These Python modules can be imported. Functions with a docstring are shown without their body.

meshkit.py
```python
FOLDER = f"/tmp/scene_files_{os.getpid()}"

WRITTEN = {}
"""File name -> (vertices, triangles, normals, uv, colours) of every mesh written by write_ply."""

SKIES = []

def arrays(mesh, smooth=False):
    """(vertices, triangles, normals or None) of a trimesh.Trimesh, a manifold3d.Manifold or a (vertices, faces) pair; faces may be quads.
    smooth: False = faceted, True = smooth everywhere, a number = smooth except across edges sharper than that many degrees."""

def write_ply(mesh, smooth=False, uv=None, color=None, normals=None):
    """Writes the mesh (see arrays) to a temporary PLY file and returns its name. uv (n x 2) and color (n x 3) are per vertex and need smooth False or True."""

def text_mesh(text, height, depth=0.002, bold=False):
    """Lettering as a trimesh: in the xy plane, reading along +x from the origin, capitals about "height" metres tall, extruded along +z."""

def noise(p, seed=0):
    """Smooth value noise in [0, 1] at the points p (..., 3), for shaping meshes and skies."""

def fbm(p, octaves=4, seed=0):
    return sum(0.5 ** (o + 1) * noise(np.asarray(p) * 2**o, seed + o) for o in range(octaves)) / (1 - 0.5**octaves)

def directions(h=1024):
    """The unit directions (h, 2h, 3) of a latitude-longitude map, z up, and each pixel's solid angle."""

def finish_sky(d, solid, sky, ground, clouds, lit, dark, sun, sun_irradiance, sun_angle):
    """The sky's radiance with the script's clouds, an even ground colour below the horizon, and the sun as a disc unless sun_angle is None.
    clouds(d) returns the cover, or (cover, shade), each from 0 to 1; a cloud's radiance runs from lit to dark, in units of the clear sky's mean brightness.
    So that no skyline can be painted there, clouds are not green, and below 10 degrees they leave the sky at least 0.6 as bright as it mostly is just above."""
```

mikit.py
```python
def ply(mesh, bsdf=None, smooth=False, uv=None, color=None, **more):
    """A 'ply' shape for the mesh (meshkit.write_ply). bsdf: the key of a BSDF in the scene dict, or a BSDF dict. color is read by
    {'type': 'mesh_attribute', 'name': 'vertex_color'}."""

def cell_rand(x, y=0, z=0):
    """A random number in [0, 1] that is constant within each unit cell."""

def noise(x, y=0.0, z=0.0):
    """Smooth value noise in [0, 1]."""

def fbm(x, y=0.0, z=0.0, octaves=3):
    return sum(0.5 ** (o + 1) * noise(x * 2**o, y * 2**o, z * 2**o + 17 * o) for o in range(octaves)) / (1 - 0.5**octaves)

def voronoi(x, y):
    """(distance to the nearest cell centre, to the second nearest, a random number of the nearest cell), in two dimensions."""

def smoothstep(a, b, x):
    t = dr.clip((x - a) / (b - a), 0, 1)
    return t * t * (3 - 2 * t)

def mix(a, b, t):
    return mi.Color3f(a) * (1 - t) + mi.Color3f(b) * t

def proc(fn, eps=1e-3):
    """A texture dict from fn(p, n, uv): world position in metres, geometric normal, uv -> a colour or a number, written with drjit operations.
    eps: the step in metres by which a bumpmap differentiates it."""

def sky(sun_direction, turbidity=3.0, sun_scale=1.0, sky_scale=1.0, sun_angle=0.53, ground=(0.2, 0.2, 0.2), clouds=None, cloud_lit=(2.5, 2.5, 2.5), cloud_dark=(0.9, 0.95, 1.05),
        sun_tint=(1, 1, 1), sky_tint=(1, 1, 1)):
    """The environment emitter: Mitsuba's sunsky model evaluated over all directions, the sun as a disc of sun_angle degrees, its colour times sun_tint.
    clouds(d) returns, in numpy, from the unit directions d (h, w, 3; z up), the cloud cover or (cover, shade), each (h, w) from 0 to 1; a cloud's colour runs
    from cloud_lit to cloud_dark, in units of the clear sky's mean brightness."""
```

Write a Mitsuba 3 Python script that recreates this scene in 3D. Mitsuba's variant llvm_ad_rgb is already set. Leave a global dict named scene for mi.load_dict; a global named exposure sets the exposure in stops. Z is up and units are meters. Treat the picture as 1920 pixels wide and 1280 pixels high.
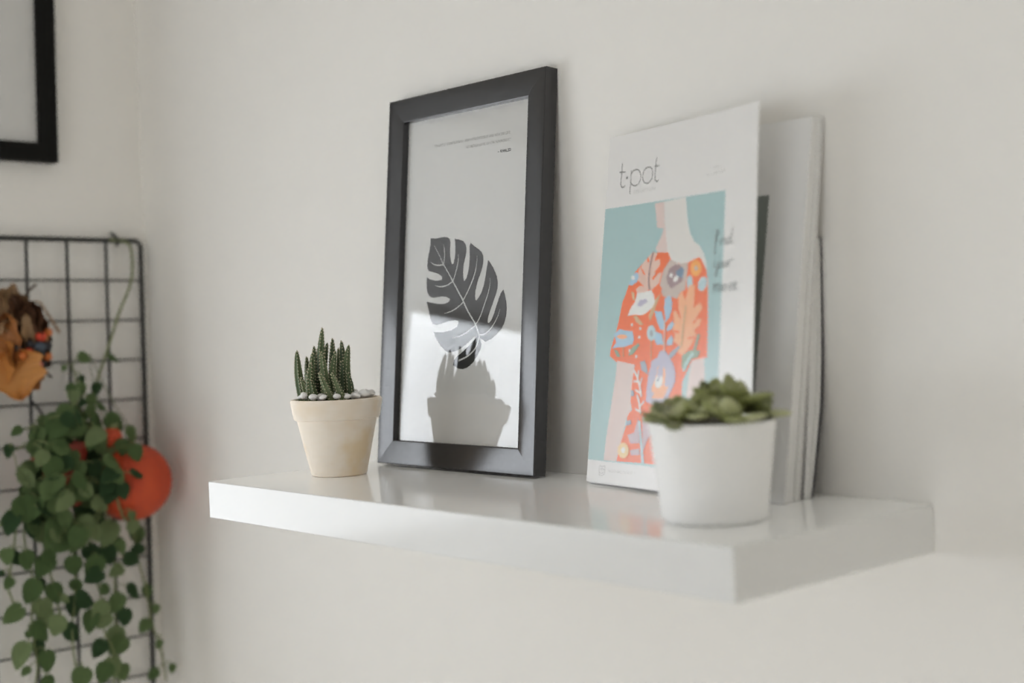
import math, random
import numpy as np
import trimesh
import manifold3d as m3
import drjit as dr
import mitsuba as mi
import mikit
import meshkit
from mikit import noise, fbm, smoothstep, mix
from shapely.geometry import Polygon, LineString, box as sbox
from shapely.ops import unary_union

# World: x runs along the shelf wall to the right, y into that wall (the wall is y = 0), z is up with z = 0 on the shelf's top face
T = mi.ScalarTransform4f
scene, labels = {}, {}

# ------------------------------------------------------------------ camera, window light, exposure
XL = -1.1842                       # the left wall
EYE = np.array([0.5482, -0.8815, 0.1467])
LOOK = np.array([-0.7485, 0.6629, -0.0190])
UP = [0.0120, 0.0422, 0.9990]
FOCUS, APERTURE = 1.285, 0.0076
scene['camera'] = {'type': 'thinlens', 'fov': 40.288, 'fov_axis': 'x', 'near_clip': 0.02, 'far_clip': 30.0,
                   'aperture_radius': APERTURE, 'focus_distance': FOCUS,
                   'to_world': T().look_at(origin=EYE.tolist(), target=(EYE + LOOK).tolist(), up=UP)}
exposure = 0.02
DAYLIGHT = [3.30, 3.48, 3.72]         # the overcast sky that fills the window
# the room and the window in its left wall
RX, RY, FLOOR, CEIL = 2.20, -2.7, -1.30, 1.15
WY0, WY1, WZ0, WZ1 = -0.43, -2.15, -0.24, 0.62
VX0, VX1, VZ0, VZ1 = -0.20, 1.20, -1.20, 0.50      # a tall balcony window in the wall behind the camera
BLIND_BOTTOM = 0.262

# ------------------------------------------------------------------ materials
def rgb(*c):
    return {'type': 'rgb', 'value': [float(x) for x in c]}

def lin(r, g, b):
    return [((x / 255 + 0.055) / 1.055) ** 2.4 if x > 10 else x / 255 / 12.92 for x in (r, g, b)]

def principled(name, color, rough=0.5, spec=0.5, **more):
    base = color if isinstance(color, dict) else rgb(*color)
    scene[name] = {'type': 'twosided', 'bsdf': {'type': 'principled', 'base_color': base, 'roughness': rough, 'specular': spec, **more}}
    return name

def bumped(name, color, rough, spec, height, scale):
    base = color if isinstance(color, dict) else rgb(*color)
    scene[name] = {'type': 'twosided', 'bsdf': {'type': 'bumpmap', 'bump': mikit.proc(height, eps=4e-4), 'scale': scale,
                   'bsdf': {'type': 'principled', 'base_color': base, 'roughness': rough, 'specular': spec}}}
    return name

WALL = (0.868, 0.850, 0.815)
bumped('paint', WALL, 0.75, 0.25, lambda p, n, uv: fbm(p.x * 260, p.y * 260, p.z * 260, 2), 0.00035)
principled('ceiling_paint', (0.70, 0.69, 0.67), 0.9, 0.2)
principled('floor_oak', mikit.proc(lambda p, n, uv: mix((0.72, 0.67, 0.60), (0.79, 0.75, 0.69), fbm(p.x * 3, p.y * 40, 0, 3))), 0.45)
principled('lacquer', (0.80, 0.80, 0.79), 0.12, 0.34)
principled('white_plastic', (0.80, 0.80, 0.79), 0.35)
principled('black_moulding', (0.013, 0.013, 0.015), 0.19, 0.9)
principled('black_wood', (0.007, 0.007, 0.006), 0.5, 0.12)
principled('board_back', (0.30, 0.24, 0.18), 0.8)
principled('art_paper', (0.645, 0.64, 0.625), 0.8, 0.2)
principled('ink_black', (0.030, 0.030, 0.032), 0.7, 0.2)
principled('ink_grey', (0.42, 0.415, 0.40), 0.7, 0.2)
scene['picture_glass'] = {'type': 'thindielectric', 'int_ior': 1.52}
# the clay pot: pale slip with water marks, and one ochre stain low on its side (P1 + the stain's own place)
def clay(p, n, uv):
    near = dr.sqrt(dr.square(p.x + 0.5445) + dr.square(p.y + 0.1180) + dr.square((p.z - 0.024) * 0.62))
    blot = smoothstep(0.85, 0.20, near / 0.030 + 0.60 * (fbm(p.x * 90, p.y * 90, p.z * 70, 3) - 0.5))
    base = mix((0.955, 0.875, 0.770), (0.86, 0.70, 0.50), 0.50 * smoothstep(0.52, 0.80, fbm(p.x * 34 + 3.1, p.y * 34, p.z * 26 + 1.3, 3)) + 0.16 * fbm(p.x * 120, p.y * 120, p.z * 300, 2))
    return mix(base, (0.82, 0.60, 0.31), 0.60 * blot)
principled('terracotta', mikit.proc(clay), 0.85, 0.25)
principled('soil', mikit.proc(lambda p, n, uv: mix((0.05, 0.03, 0.02), (0.15, 0.09, 0.06), fbm(p.x * 500, p.y * 500, p.z * 500, 2))), 0.95, 0.1)
for i, c in enumerate([(0.88, 0.875, 0.86), (0.84, 0.83, 0.81), (0.90, 0.90, 0.885)]):
    principled(f'pebble_stone_{i}', c, 0.45)
for i, (c, d) in enumerate([((0.060, 0.100, 0.042), (0.13, 0.17, 0.080)), ((0.085, 0.125, 0.055), (0.18, 0.22, 0.11)), ((0.040, 0.072, 0.034), (0.095, 0.13, 0.060))]):
    principled(f'cactus_skin_{i}', mikit.proc(lambda p, n, uv, c=c, d=d: mix(c, d, fbm(p.x * 160, p.y * 160, p.z * 90, 2))), 0.5, 0.4)
principled('spine_fuzz', (0.60, 0.54, 0.40), 0.8, 0.2)
principled('glazed_ceramic', (0.89, 0.885, 0.875), 0.46, 0.45)
for i, c in enumerate([(0.25, 0.275, 0.095), (0.42, 0.44, 0.23), (0.13, 0.15, 0.05)]):
    principled(f'succulent_skin_{i}', mikit.proc(lambda p, n, uv, c=c: mix(c, (0.40, 0.41, 0.27), 0.45 * smoothstep(0.45, 0.8, fbm(p.x * 130, p.y * 130, p.z * 130, 2)))), 0.36, 0.5)
principled('cover_stock', (0.78, 0.765, 0.75), 0.24, 0.95)
principled('cover_print', {'type': 'mesh_attribute', 'name': 'vertex_color'}, 0.24, 0.95)
principled('page_paper', (0.86, 0.86, 0.855), 0.7, 0.3)
principled('page_print', {'type': 'mesh_attribute', 'name': 'vertex_color'}, 0.5, 0.4)
scene['page_edges'] = {'type': 'twosided', 'bsdf': {'type': 'bumpmap', 'scale': 0.0006,
    'bump': mikit.proc(lambda p, n, uv: noise(p.y * 2600 - p.z * 300, p.x * 20, p.z * 6), eps=1e-4),
    'bsdf': {'type': 'principled', 'base_color': rgb(0.82, 0.815, 0.80), 'roughness': 0.8, 'specular': 0.2}}}
principled('dark_cover', (0.022, 0.020, 0.026), 0.4)
principled('wire_black', (0.022, 0.024, 0.021), 0.45, 0.5)
for i, c in enumerate([(0.085, 0.135, 0.055), (0.115, 0.17, 0.072), (0.040, 0.075, 0.035), (0.175, 0.23, 0.11)]):
    scene[f'vine_leaf_{i}'] = {'type': 'principledthin', 'base_color': rgb(*c), 'roughness': 0.5, 'spec_trans': 0.0, 'diff_trans': 0.5}
principled('vine_stem', (0.16, 0.19, 0.075), 0.6)
principled('red_glaze', mikit.proc(lambda p, n, uv: mix((0.42, 0.034, 0.008), (0.52, 0.070, 0.016), fbm(p.x * 60, p.y * 60, p.z * 25, 2))), 0.5, 0.4)
principled('red_pot', (0.27, 0.030, 0.014), 0.5)
principled('twine', (0.20, 0.22, 0.15), 0.8)
for nm, c in dict(dry_tan=(0.30, 0.185, 0.095), dry_brown=(0.095, 0.042, 0.020), dry_ochre=(0.52, 0.225, 0.055), dry_rust=(0.32, 0.12, 0.03), twig_dark=(0.07, 0.045, 0.032),
                  berry_red=(0.62, 0.05, 0.02), berry_orange=(0.55, 0.15, 0.03), berry_blue=(0.055, 0.075, 0.10), berry_pink=(0.50, 0.15, 0.11), berry_black=(0.02, 0.02, 0.025)).items():
    principled(nm, c, 0.55)
scene['blind_fabric'] = {'type': 'principledthin', 'base_color': rgb(0.62, 0.615, 0.60), 'roughness': 0.9, 'spec_trans': 0.0, 'diff_trans': 0.33}
scene['sheer_fabric'] = {'type': 'principledthin', 'base_color': rgb(0.88, 0.88, 0.87), 'roughness': 0.9, 'spec_trans': 0.0, 'diff_trans': 0.85}

# ------------------------------------------------------------------ mesh helpers
def add(key, mesh, mat, smooth=False, **more):
    scene[key] = mikit.ply(mesh, mat, smooth=smooth, **more)
    return key

def tag(key, label, category=None, group=None, kind=None):
    d = {'label': label} if label else {}
    if category: d['category'] = category
    if group: d['group'] = group
    if kind: d['kind'] = kind
    labels[key] = d
    return key

def num(name, i):
    return name if i == 0 else f'{name}_{i:03d}'

def mesh_of(v, f):
    return trimesh.Trimesh(np.asarray(v, float), np.asarray(f, int), process=False)

def box(x0, x1, y0, y1, z0, z1):
    m = trimesh.creation.box(extents=(abs(x1 - x0), abs(y1 - y0), abs(z1 - z0)))
    m.apply_translation(((x0 + x1) / 2, (y0 + y1) / 2, (z0 + z1) / 2))
    return m

def round_box(x0, x1, y0, y1, z0, z1, r, seg=16):
    lo, hi = np.minimum([x0, y0, z0], [x1, y1, z1]), np.maximum([x0, y0, z0], [x1, y1, z1])
    balls = []
    for a in (lo[0] + r, hi[0] - r):
        for b in (lo[1] + r, hi[1] - r):
            for c in (lo[2] + r, hi[2] - r):
                balls.append(m3.Manifold.sphere(r, seg).translate((a, b, c)))
    return tri(m3.Manifold.batch_hull(balls))

def tri(man):
    m = man.to_mesh()
    return mesh_of(m.vert_properties[:, :3], m.tri_verts)

def join(ms):
    return trimesh.util.concatenate(ms)

def lathe(profile, n=96):
    """Closed surface of revolution about z of the (r, z) profile."""
    p = np.asarray(profile, float)
    a = np.linspace(0, 2 * np.pi, n, endpoint=False)
    v = np.stack([p[:, None, 0] * np.cos(a), p[:, None, 0] * np.sin(a), np.repeat(p[:, 1:2], n, 1)], -1).reshape(-1, 3)
    k = len(p)
    f = []
    i = np.arange(n)
    for r in range(k - 1):
        a0, a1, b0, b1 = r * n + i, r * n + (i + 1) % n, (r + 1) * n + i, (r + 1) * n + (i + 1) % n
        f += [np.stack([a0, a1, b1], 1), np.stack([a0, b1, b0], 1)]
    m = trimesh.Trimesh(v, np.vstack(f), process=True)
    m.merge_vertices()
    m.update_faces(m.nondegenerate_faces())
    return m

def tube(path, radius, sides=8, closed_ends=True):
    path = np.asarray(path, float)
    r = np.broadcast_to(np.asarray(radius, float), (len(path),))
    t = np.gradient(path, axis=0)
    t /= np.linalg.norm(t, axis=1, keepdims=True) + 1e-12
    up = np.array([0.31, 0.17, 0.93]) if abs(t[0, 2]) < 0.8 else np.array([0.9, 0.3, 0.1])
    v = []
    a = np.linspace(0, 2 * np.pi, sides, endpoint=False)
    x = np.cross(t[0], up)
    for i in range(len(path)):
        x = x - t[i] * (x @ t[i])
        x /= np.linalg.norm(x)
        y = np.cross(t[i], x)
        v.append(path[i] + r[i] * (np.cos(a)[:, None] * x + np.sin(a)[:, None] * y))
    v = np.vstack(v)
    f = []
    for k in range(len(path) - 1):
        for s in range(sides):
            p0, p1, q0, q1 = k * sides + s, k * sides + (s + 1) % sides, (k + 1) * sides + s, (k + 1) * sides + (s + 1) % sides
            f += [[p0, p1, q1], [p0, q1, q0]]
    if closed_ends:
        n = len(v)
        v = np.vstack([v, path[:1], path[-1:]])
        for s in range(sides):
            f += [[n, (s + 1) % sides, s], [n + 1, (len(path) - 1) * sides + s, (len(path) - 1) * sides + (s + 1) % sides]]
    return mesh_of(v, f)

def spline(pts, n=8):
    """Catmull-Rom through the points."""
    p = np.asarray(pts, float)
    p = np.vstack([2 * p[0] - p[1], p, 2 * p[-1] - p[-2]])
    out = []
    for i in range(1, len(p) - 2):
        for s in np.linspace(0, 1, n, endpoint=False):
            out.append(0.5 * (2 * p[i] + (p[i + 1] - p[i - 1]) * s + (2 * p[i - 1] - 5 * p[i] + 4 * p[i + 1] - p[i + 2]) * s**2 + (3 * p[i] - p[i - 1] - 3 * p[i + 1] + p[i + 2]) * s**3))
    out.append(p[-2])
    return np.array(out)

def flat(poly):
    """Triangles (v 2D, f) of a shapely polygon or collection."""
    vs, fs, at = [], [], 0
    for g in getattr(poly, 'geoms', [poly]):
        if g.geom_type != 'Polygon' or g.area < 1e-4:
            continue
        v, f = trimesh.creation.triangulate_polygon(g, engine='earcut')
        vs.append(v); fs.append(np.asarray(f) + at); at += len(v)
    return (np.vstack(vs), np.vstack(fs)) if vs else (np.zeros((0, 2)), np.zeros((0, 3), int))

def frame_axes(o, e, up):
    e, up = np.asarray(e, float), np.asarray(up, float)
    e /= np.linalg.norm(e); up /= np.linalg.norm(up)
    n = np.cross(e, up)                                   # out of the face
    return np.asarray(o, float), e, up, n

def on_plane(ax, v2, d=0.0, k=0.001):
    """Points (u, v in mm) of a plane lifted by d metres."""
    o, e, up, n = ax
    v2 = np.asarray(v2, float)
    return o + v2[:, :1] * k * e + v2[:, 1:2] * k * up + d * n

def in_axes(ax, m):
    """A mesh whose x, y, z (metres) run along right, up, outward of the plane."""
    o, e, up, n = ax
    v = np.asarray(m.vertices)
    return mesh_of(o + v[:, :1] * e + v[:, 1:2] * up + v[:, 2:3] * n, m.faces)

def sheet_uv(poly, ax, d, thick=0.0):
    v, f = flat(poly)
    return mesh_of(on_plane(ax, v, d), f)

def rot(axis, a):
    return trimesh.transformations.rotation_matrix(a, axis)[:3, :3]

# ------------------------------------------------------------------ the room
WT = 0.16
add('wall_back', box(XL - WT, RX + WT, 0, WT, FLOOR - 0.1, CEIL + 0.1), 'paint')
add('wall_right', box(RX, RX + WT, RY - WT, 0, FLOOR - 0.1, CEIL + 0.1), 'paint')
add('wall_front', join([box(XL - WT, VX0, RY - WT, RY, FLOOR - 0.1, CEIL + 0.1), box(VX1, RX + WT, RY - WT, RY, FLOOR - 0.1, CEIL + 0.1),
                        box(VX0, VX1, RY - WT, RY, FLOOR - 0.1, VZ0), box(VX0, VX1, RY - WT, RY, VZ1, CEIL + 0.1)]), 'paint')
add('wall_left', join([box(XL - WT, XL, WY0, 0, FLOOR - 0.1, CEIL + 0.1), box(XL - WT, XL, RY, WY1, FLOOR - 0.1, CEIL + 0.1),
                       box(XL - WT, XL, WY1, WY0, FLOOR - 0.1, WZ0), box(XL - WT, XL, WY1, WY0, WZ1, CEIL + 0.1)]), 'paint')
add('floor', box(XL, RX, RY, 0, FLOOR - 0.1, FLOOR), 'floor_oak')
add('ceiling', box(XL, RX, RY, 0, CEIL, CEIL + 0.1), 'ceiling_paint')
for k, t in dict(wall_back='white painted wall behind the floating shelf', wall_left='white painted side wall with the wire grid and the window', wall_right='white wall of the room', wall_front='white wall of the room',
                 floor='oak floor of the room', ceiling='white ceiling of the room').items():
    tag(k, t, kind='structure')
# two casement windows of two lights each, daylight in their panes
fr = 0.045
def window(key, o, along, inward, w, z0, z1, light):
    """A window w wide from the point o of the wall's outer side, along one unit vector, its panes facing another."""
    o, along, inward = (np.array(q, float) for q in (o, along, inward))
    put = lambda m: mesh_of(o + m.vertices[:, :1] * along + m.vertices[:, 1:2] * inward + m.vertices[:, 2:3] * np.array([0, 0, 1.0]), m.faces if np.cross(along, inward)[2] > 0 else m.faces[:, ::-1])
    add(key, put(join([round_box(0, w, 0, 0.05, z0, z0 + fr, 0.004), round_box(0, w, 0, 0.05, z1 - fr, z1, 0.004), round_box(0, fr, 0, 0.05, z0, z1, 0.004),
                       round_box(w - fr, w, 0, 0.05, z0, z1, 0.004), round_box((w - fr) / 2, (w + fr) / 2, 0, 0.05, z0, z1, 0.004)])), 'white_plastic')
    for i, (p, q) in enumerate([(fr, (w - fr) / 2), ((w + fr) / 2, w - fr)]):
        c4 = np.array([o + along * s + inward * 0.025 + np.array([0, 0, z]) for s, z in ((p, z0 + fr), (q, z0 + fr), (q, z1 - fr), (p, z1 - fr))])
        f = [[0, 1, 2], [0, 2, 3]] if np.cross(c4[1] - c4[0], c4[2] - c4[0]) @ inward > 0 else [[0, 2, 1], [0, 3, 2]]
        add(key + '__' + num('pane', i), mesh_of(c4, f), 'white_plastic', emitter={'type': 'area', 'radiance': rgb(*light)})
    add(key + '__sill', put(round_box(-0.02, w + 0.02, 0.05, 0.175, z0 - 0.022, z0, 0.004)), 'white_plastic')
window('window_1', (XL - 0.145, WY0, 0), (0, -1, 0), (1, 0, 0), WY0 - WY1, WZ0, WZ1, DAYLIGHT)
tag('window_1', 'white window in the side wall', kind='structure')
window('window_2', (VX0, RY - 0.145, 0), (1, 0, 0), (0, 1, 0), VX1 - VX0, VZ0, VZ1, [0.40 * c for c in DAYLIGHT])
tag('window_2', 'white window in the wall opposite the shelf', kind='structure')
# roller blind, half lowered, and the sheer curtain beside it
by0, by1 = WY0 - 0.078, WY1 + 0.012
add('roller_blind__fabric', mesh_of([(XL - 0.055, by1, BLIND_BOTTOM), (XL - 0.055, by0, BLIND_BOTTOM), (XL - 0.055, by0, WZ1 - 0.03), (XL - 0.055, by1, WZ1 - 0.03)], [[0, 1, 2], [0, 2, 3]]), 'blind_fabric')
add('roller_blind__bottom_bar', round_box(XL - 0.060, XL - 0.050, by1, by0, BLIND_BOTTOM - 0.008, BLIND_BOTTOM + 0.012, 0.002), 'white_plastic')
add('roller_blind__roller', tube([(XL - 0.055, by1, WZ1 - 0.03), (XL - 0.055, by0, WZ1 - 0.03)], 0.022, 20), 'white_plastic')
tag('roller_blind', 'white roller blind half lowered in the window', 'blind')
ny = 60
cy = np.linspace(WY0 - 0.006, WY0 - 0.080, ny)
cx = XL - 0.016 + 0.008 * np.sin(np.arange(ny) * 0.95)
v = np.array([(x, y, z) for z in (WZ0 + 0.01, WZ1 - 0.012) for x, y in zip(cx, cy)])
f = [[i, i + 1, ny + i + 1] for i in range(ny - 1)] + [[i, ny + i + 1, ny + i] for i in range(ny - 1)]
add('sheer_curtain__cloth', mesh_of(v, f), 'sheer_fabric', smooth=True)
add('sheer_curtain__rod', tube([(XL - 0.016, WY0 - 0.001, WZ1 - 0.014), (XL - 0.016, WY1 + 0.001, WZ1 - 0.014)], 0.005, 14), 'white_plastic')
tag('sheer_curtain', 'white sheer curtain drawn to the side of the window', 'curtain')

# ------------------------------------------------------------------ the floating shelf
SW, SD, ST_ = 0.640, 0.2226, 0.035
add('floating_shelf', round_box(-SW, 0, -SD, -0.0003, -ST_, 0, 0.0012, 24), 'lacquer', smooth=35)
tag('floating_shelf', 'glossy white floating shelf on the wall under the frame, pots and magazines', 'shelf')

# ------------------------------------------------------------------ measured outlines, in millimetres in the plane of each thing
LEAF_OUTLINE = [(65.7,225.4),(74.1,224.5),(80.5,224.9),(86.9,225.2),(92.4,224.4),(95.6,222.5),(97,219.5),(96.7,214.7),(96.8,209),(97.8,203.2),(99.6,198.6),(101.1,197.5),(102.9,198.4),(104.3,202.9),(105.1,208.5),(105,214.2),(104.4,218.8),(103.5,222.2),(109.6,221.2),(115.9,219.4),(119.5,216.7),(121.7,212.6),(121.6,207.5),(120.1,202),(118.3,196.4),(117.7,190.8),(118,185.2),(119.1,181.2),(120.4,180.3),(123,182.7),(125.3,188.2),(126.7,194.9),(127.1,201.6),(126.8,207.2),(126.5,212.8),(127.6,216.8),(132.8,213.6),(139.8,210),(144.7,206.7),(147,203.2),(147.4,198.2),(146.5,192.7),(144.2,187.3),(141.2,181.9),(138.5,175.3),(137,169.8),(136.9,164.8),(137.7,161.7),(138.8,160.9),(142.1,163.5),(146.1,168.4),(148.8,173.8),(150.6,180.3),(152,186.9),(153,192.4),(154.4,198.9),(157.5,196),(162.8,190.2),(167.3,183.4),(169.1,177.3),(169.1,171.8),(167.6,167),(165,161.6),(162.7,156.8),(159.4,150.6),(156.8,144.4),(156.2,140),(158.2,138.9),(161.7,141.8),(165.3,147.9),(167.8,154.1),(171.3,161.5),(173.9,166.4),(177.4,169.9),(179.5,166.1),(182.2,158),(183,151.8),(182.5,145.6),(180.3,138.8),(176.4,133.3),(170,128.5),(161.6,123.6),(154,121.5),(149.6,123.8),(146.1,125.1),(148.5,119.4),(147.1,114.3),(143,108.7),(136.5,101.8),(128.8,97.3),(121.9,95.7),(114.8,96.3),(107.1,99.5),(108.3,104.4),(113.2,108.2),(122,112.9),(130.7,118.6),(137.4,123.3),(141.6,127),(137.2,126.5),(130.5,122.1),(121.8,117.1),(111.9,113.3),(99.8,111.5),(93.5,114.1),(86,119.4),(79.4,125.4),(75.4,132),(82.2,131.9),(90.5,131.7),(102.8,133.4),(110.8,136.5),(113.6,140.3),(112.5,142.3),(107.4,143),(98.2,142.3),(88,140.2),(78.7,138.8),(73.3,140.2),(69.3,145.9),(66.2,154.6),(62.6,162.3),(73.3,160.6),(81.8,159.5),(91.2,159.4),(97.3,161.1),(99.2,163.3),(99.6,163.3),(98.1,164.5),(93.6,166.1),(86.3,166.8),(79,166.3),(71.6,166),(66.4,167.9),(63.4,171.5),(61.9,176.2),(61.5,182.1),(61.4,187),(65.5,184.8),(71.6,183.3),(79,182.5),(85,183),(86.4,184.7),(84.8,186.8),(80.5,189),(73.1,191.1),(66,192.3),(62.9,194.2),(61.7,198.3),(62,203.5),(63.3,209.3),(64.9,215),(65.8,220.7)]
LEAF_VEINS = [(1.7, [(71.7,217.7),(79.5,208.6),(86.9,198.7),(94.1,190.9),(102.7,180.8),(110.3,172),(118.7,162.1),(126.1,152.2),(134.5,143),(138.6,138.5),(142.9,131.4),(144.6,127),(143.3,122),(139.7,115.7),(133.1,110.6),(125.3,106.9),(115.4,104)]),
    (1.1, [(86.3,218.8),(87.7,213),(88.6,206.6),(88,200.9),(87.2,198.7)]),
    (1.2, [(66.5,201.5),(73.6,198.5),(81,197.6),(86.9,198.1)]),
    (1.2, [(109.6,207.1),(109.9,201.4),(108.3,194.1),(105.5,186.9),(102.7,180.8)]),
    (1.2, [(75.6,177.7),(83,176.5),(90.3,176.8),(96.5,178.2),(102,180.6)]),
    (1.4, [(138,203.7),(137.8,197.6),(136.1,188.8),(132.6,181.2),(127,171.9),(122.9,166.4),(119.2,161.8)]),
    (1.3, [(158,181.1),(158.2,176.7),(157,170.7),(154.4,164.2),(151.3,157.7),(151.3,157.8),(146.9,148.4),(142.4,141.6),(139.1,138.5)]),
    (1.2, [(173.6,152),(170.6,145.3),(165.7,138.5),(159.3,132.4),(151.8,128.8),(145,128.3)]),
    (1.2, [(91.7,149.9),(101.9,151.9),(110.9,155.2),(118.7,159.5)]),
    (1.2, [(105.2,125.6),(115.3,127.4),(125.2,130.5),(132.9,134.2),(138.7,137.2)])]
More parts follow.
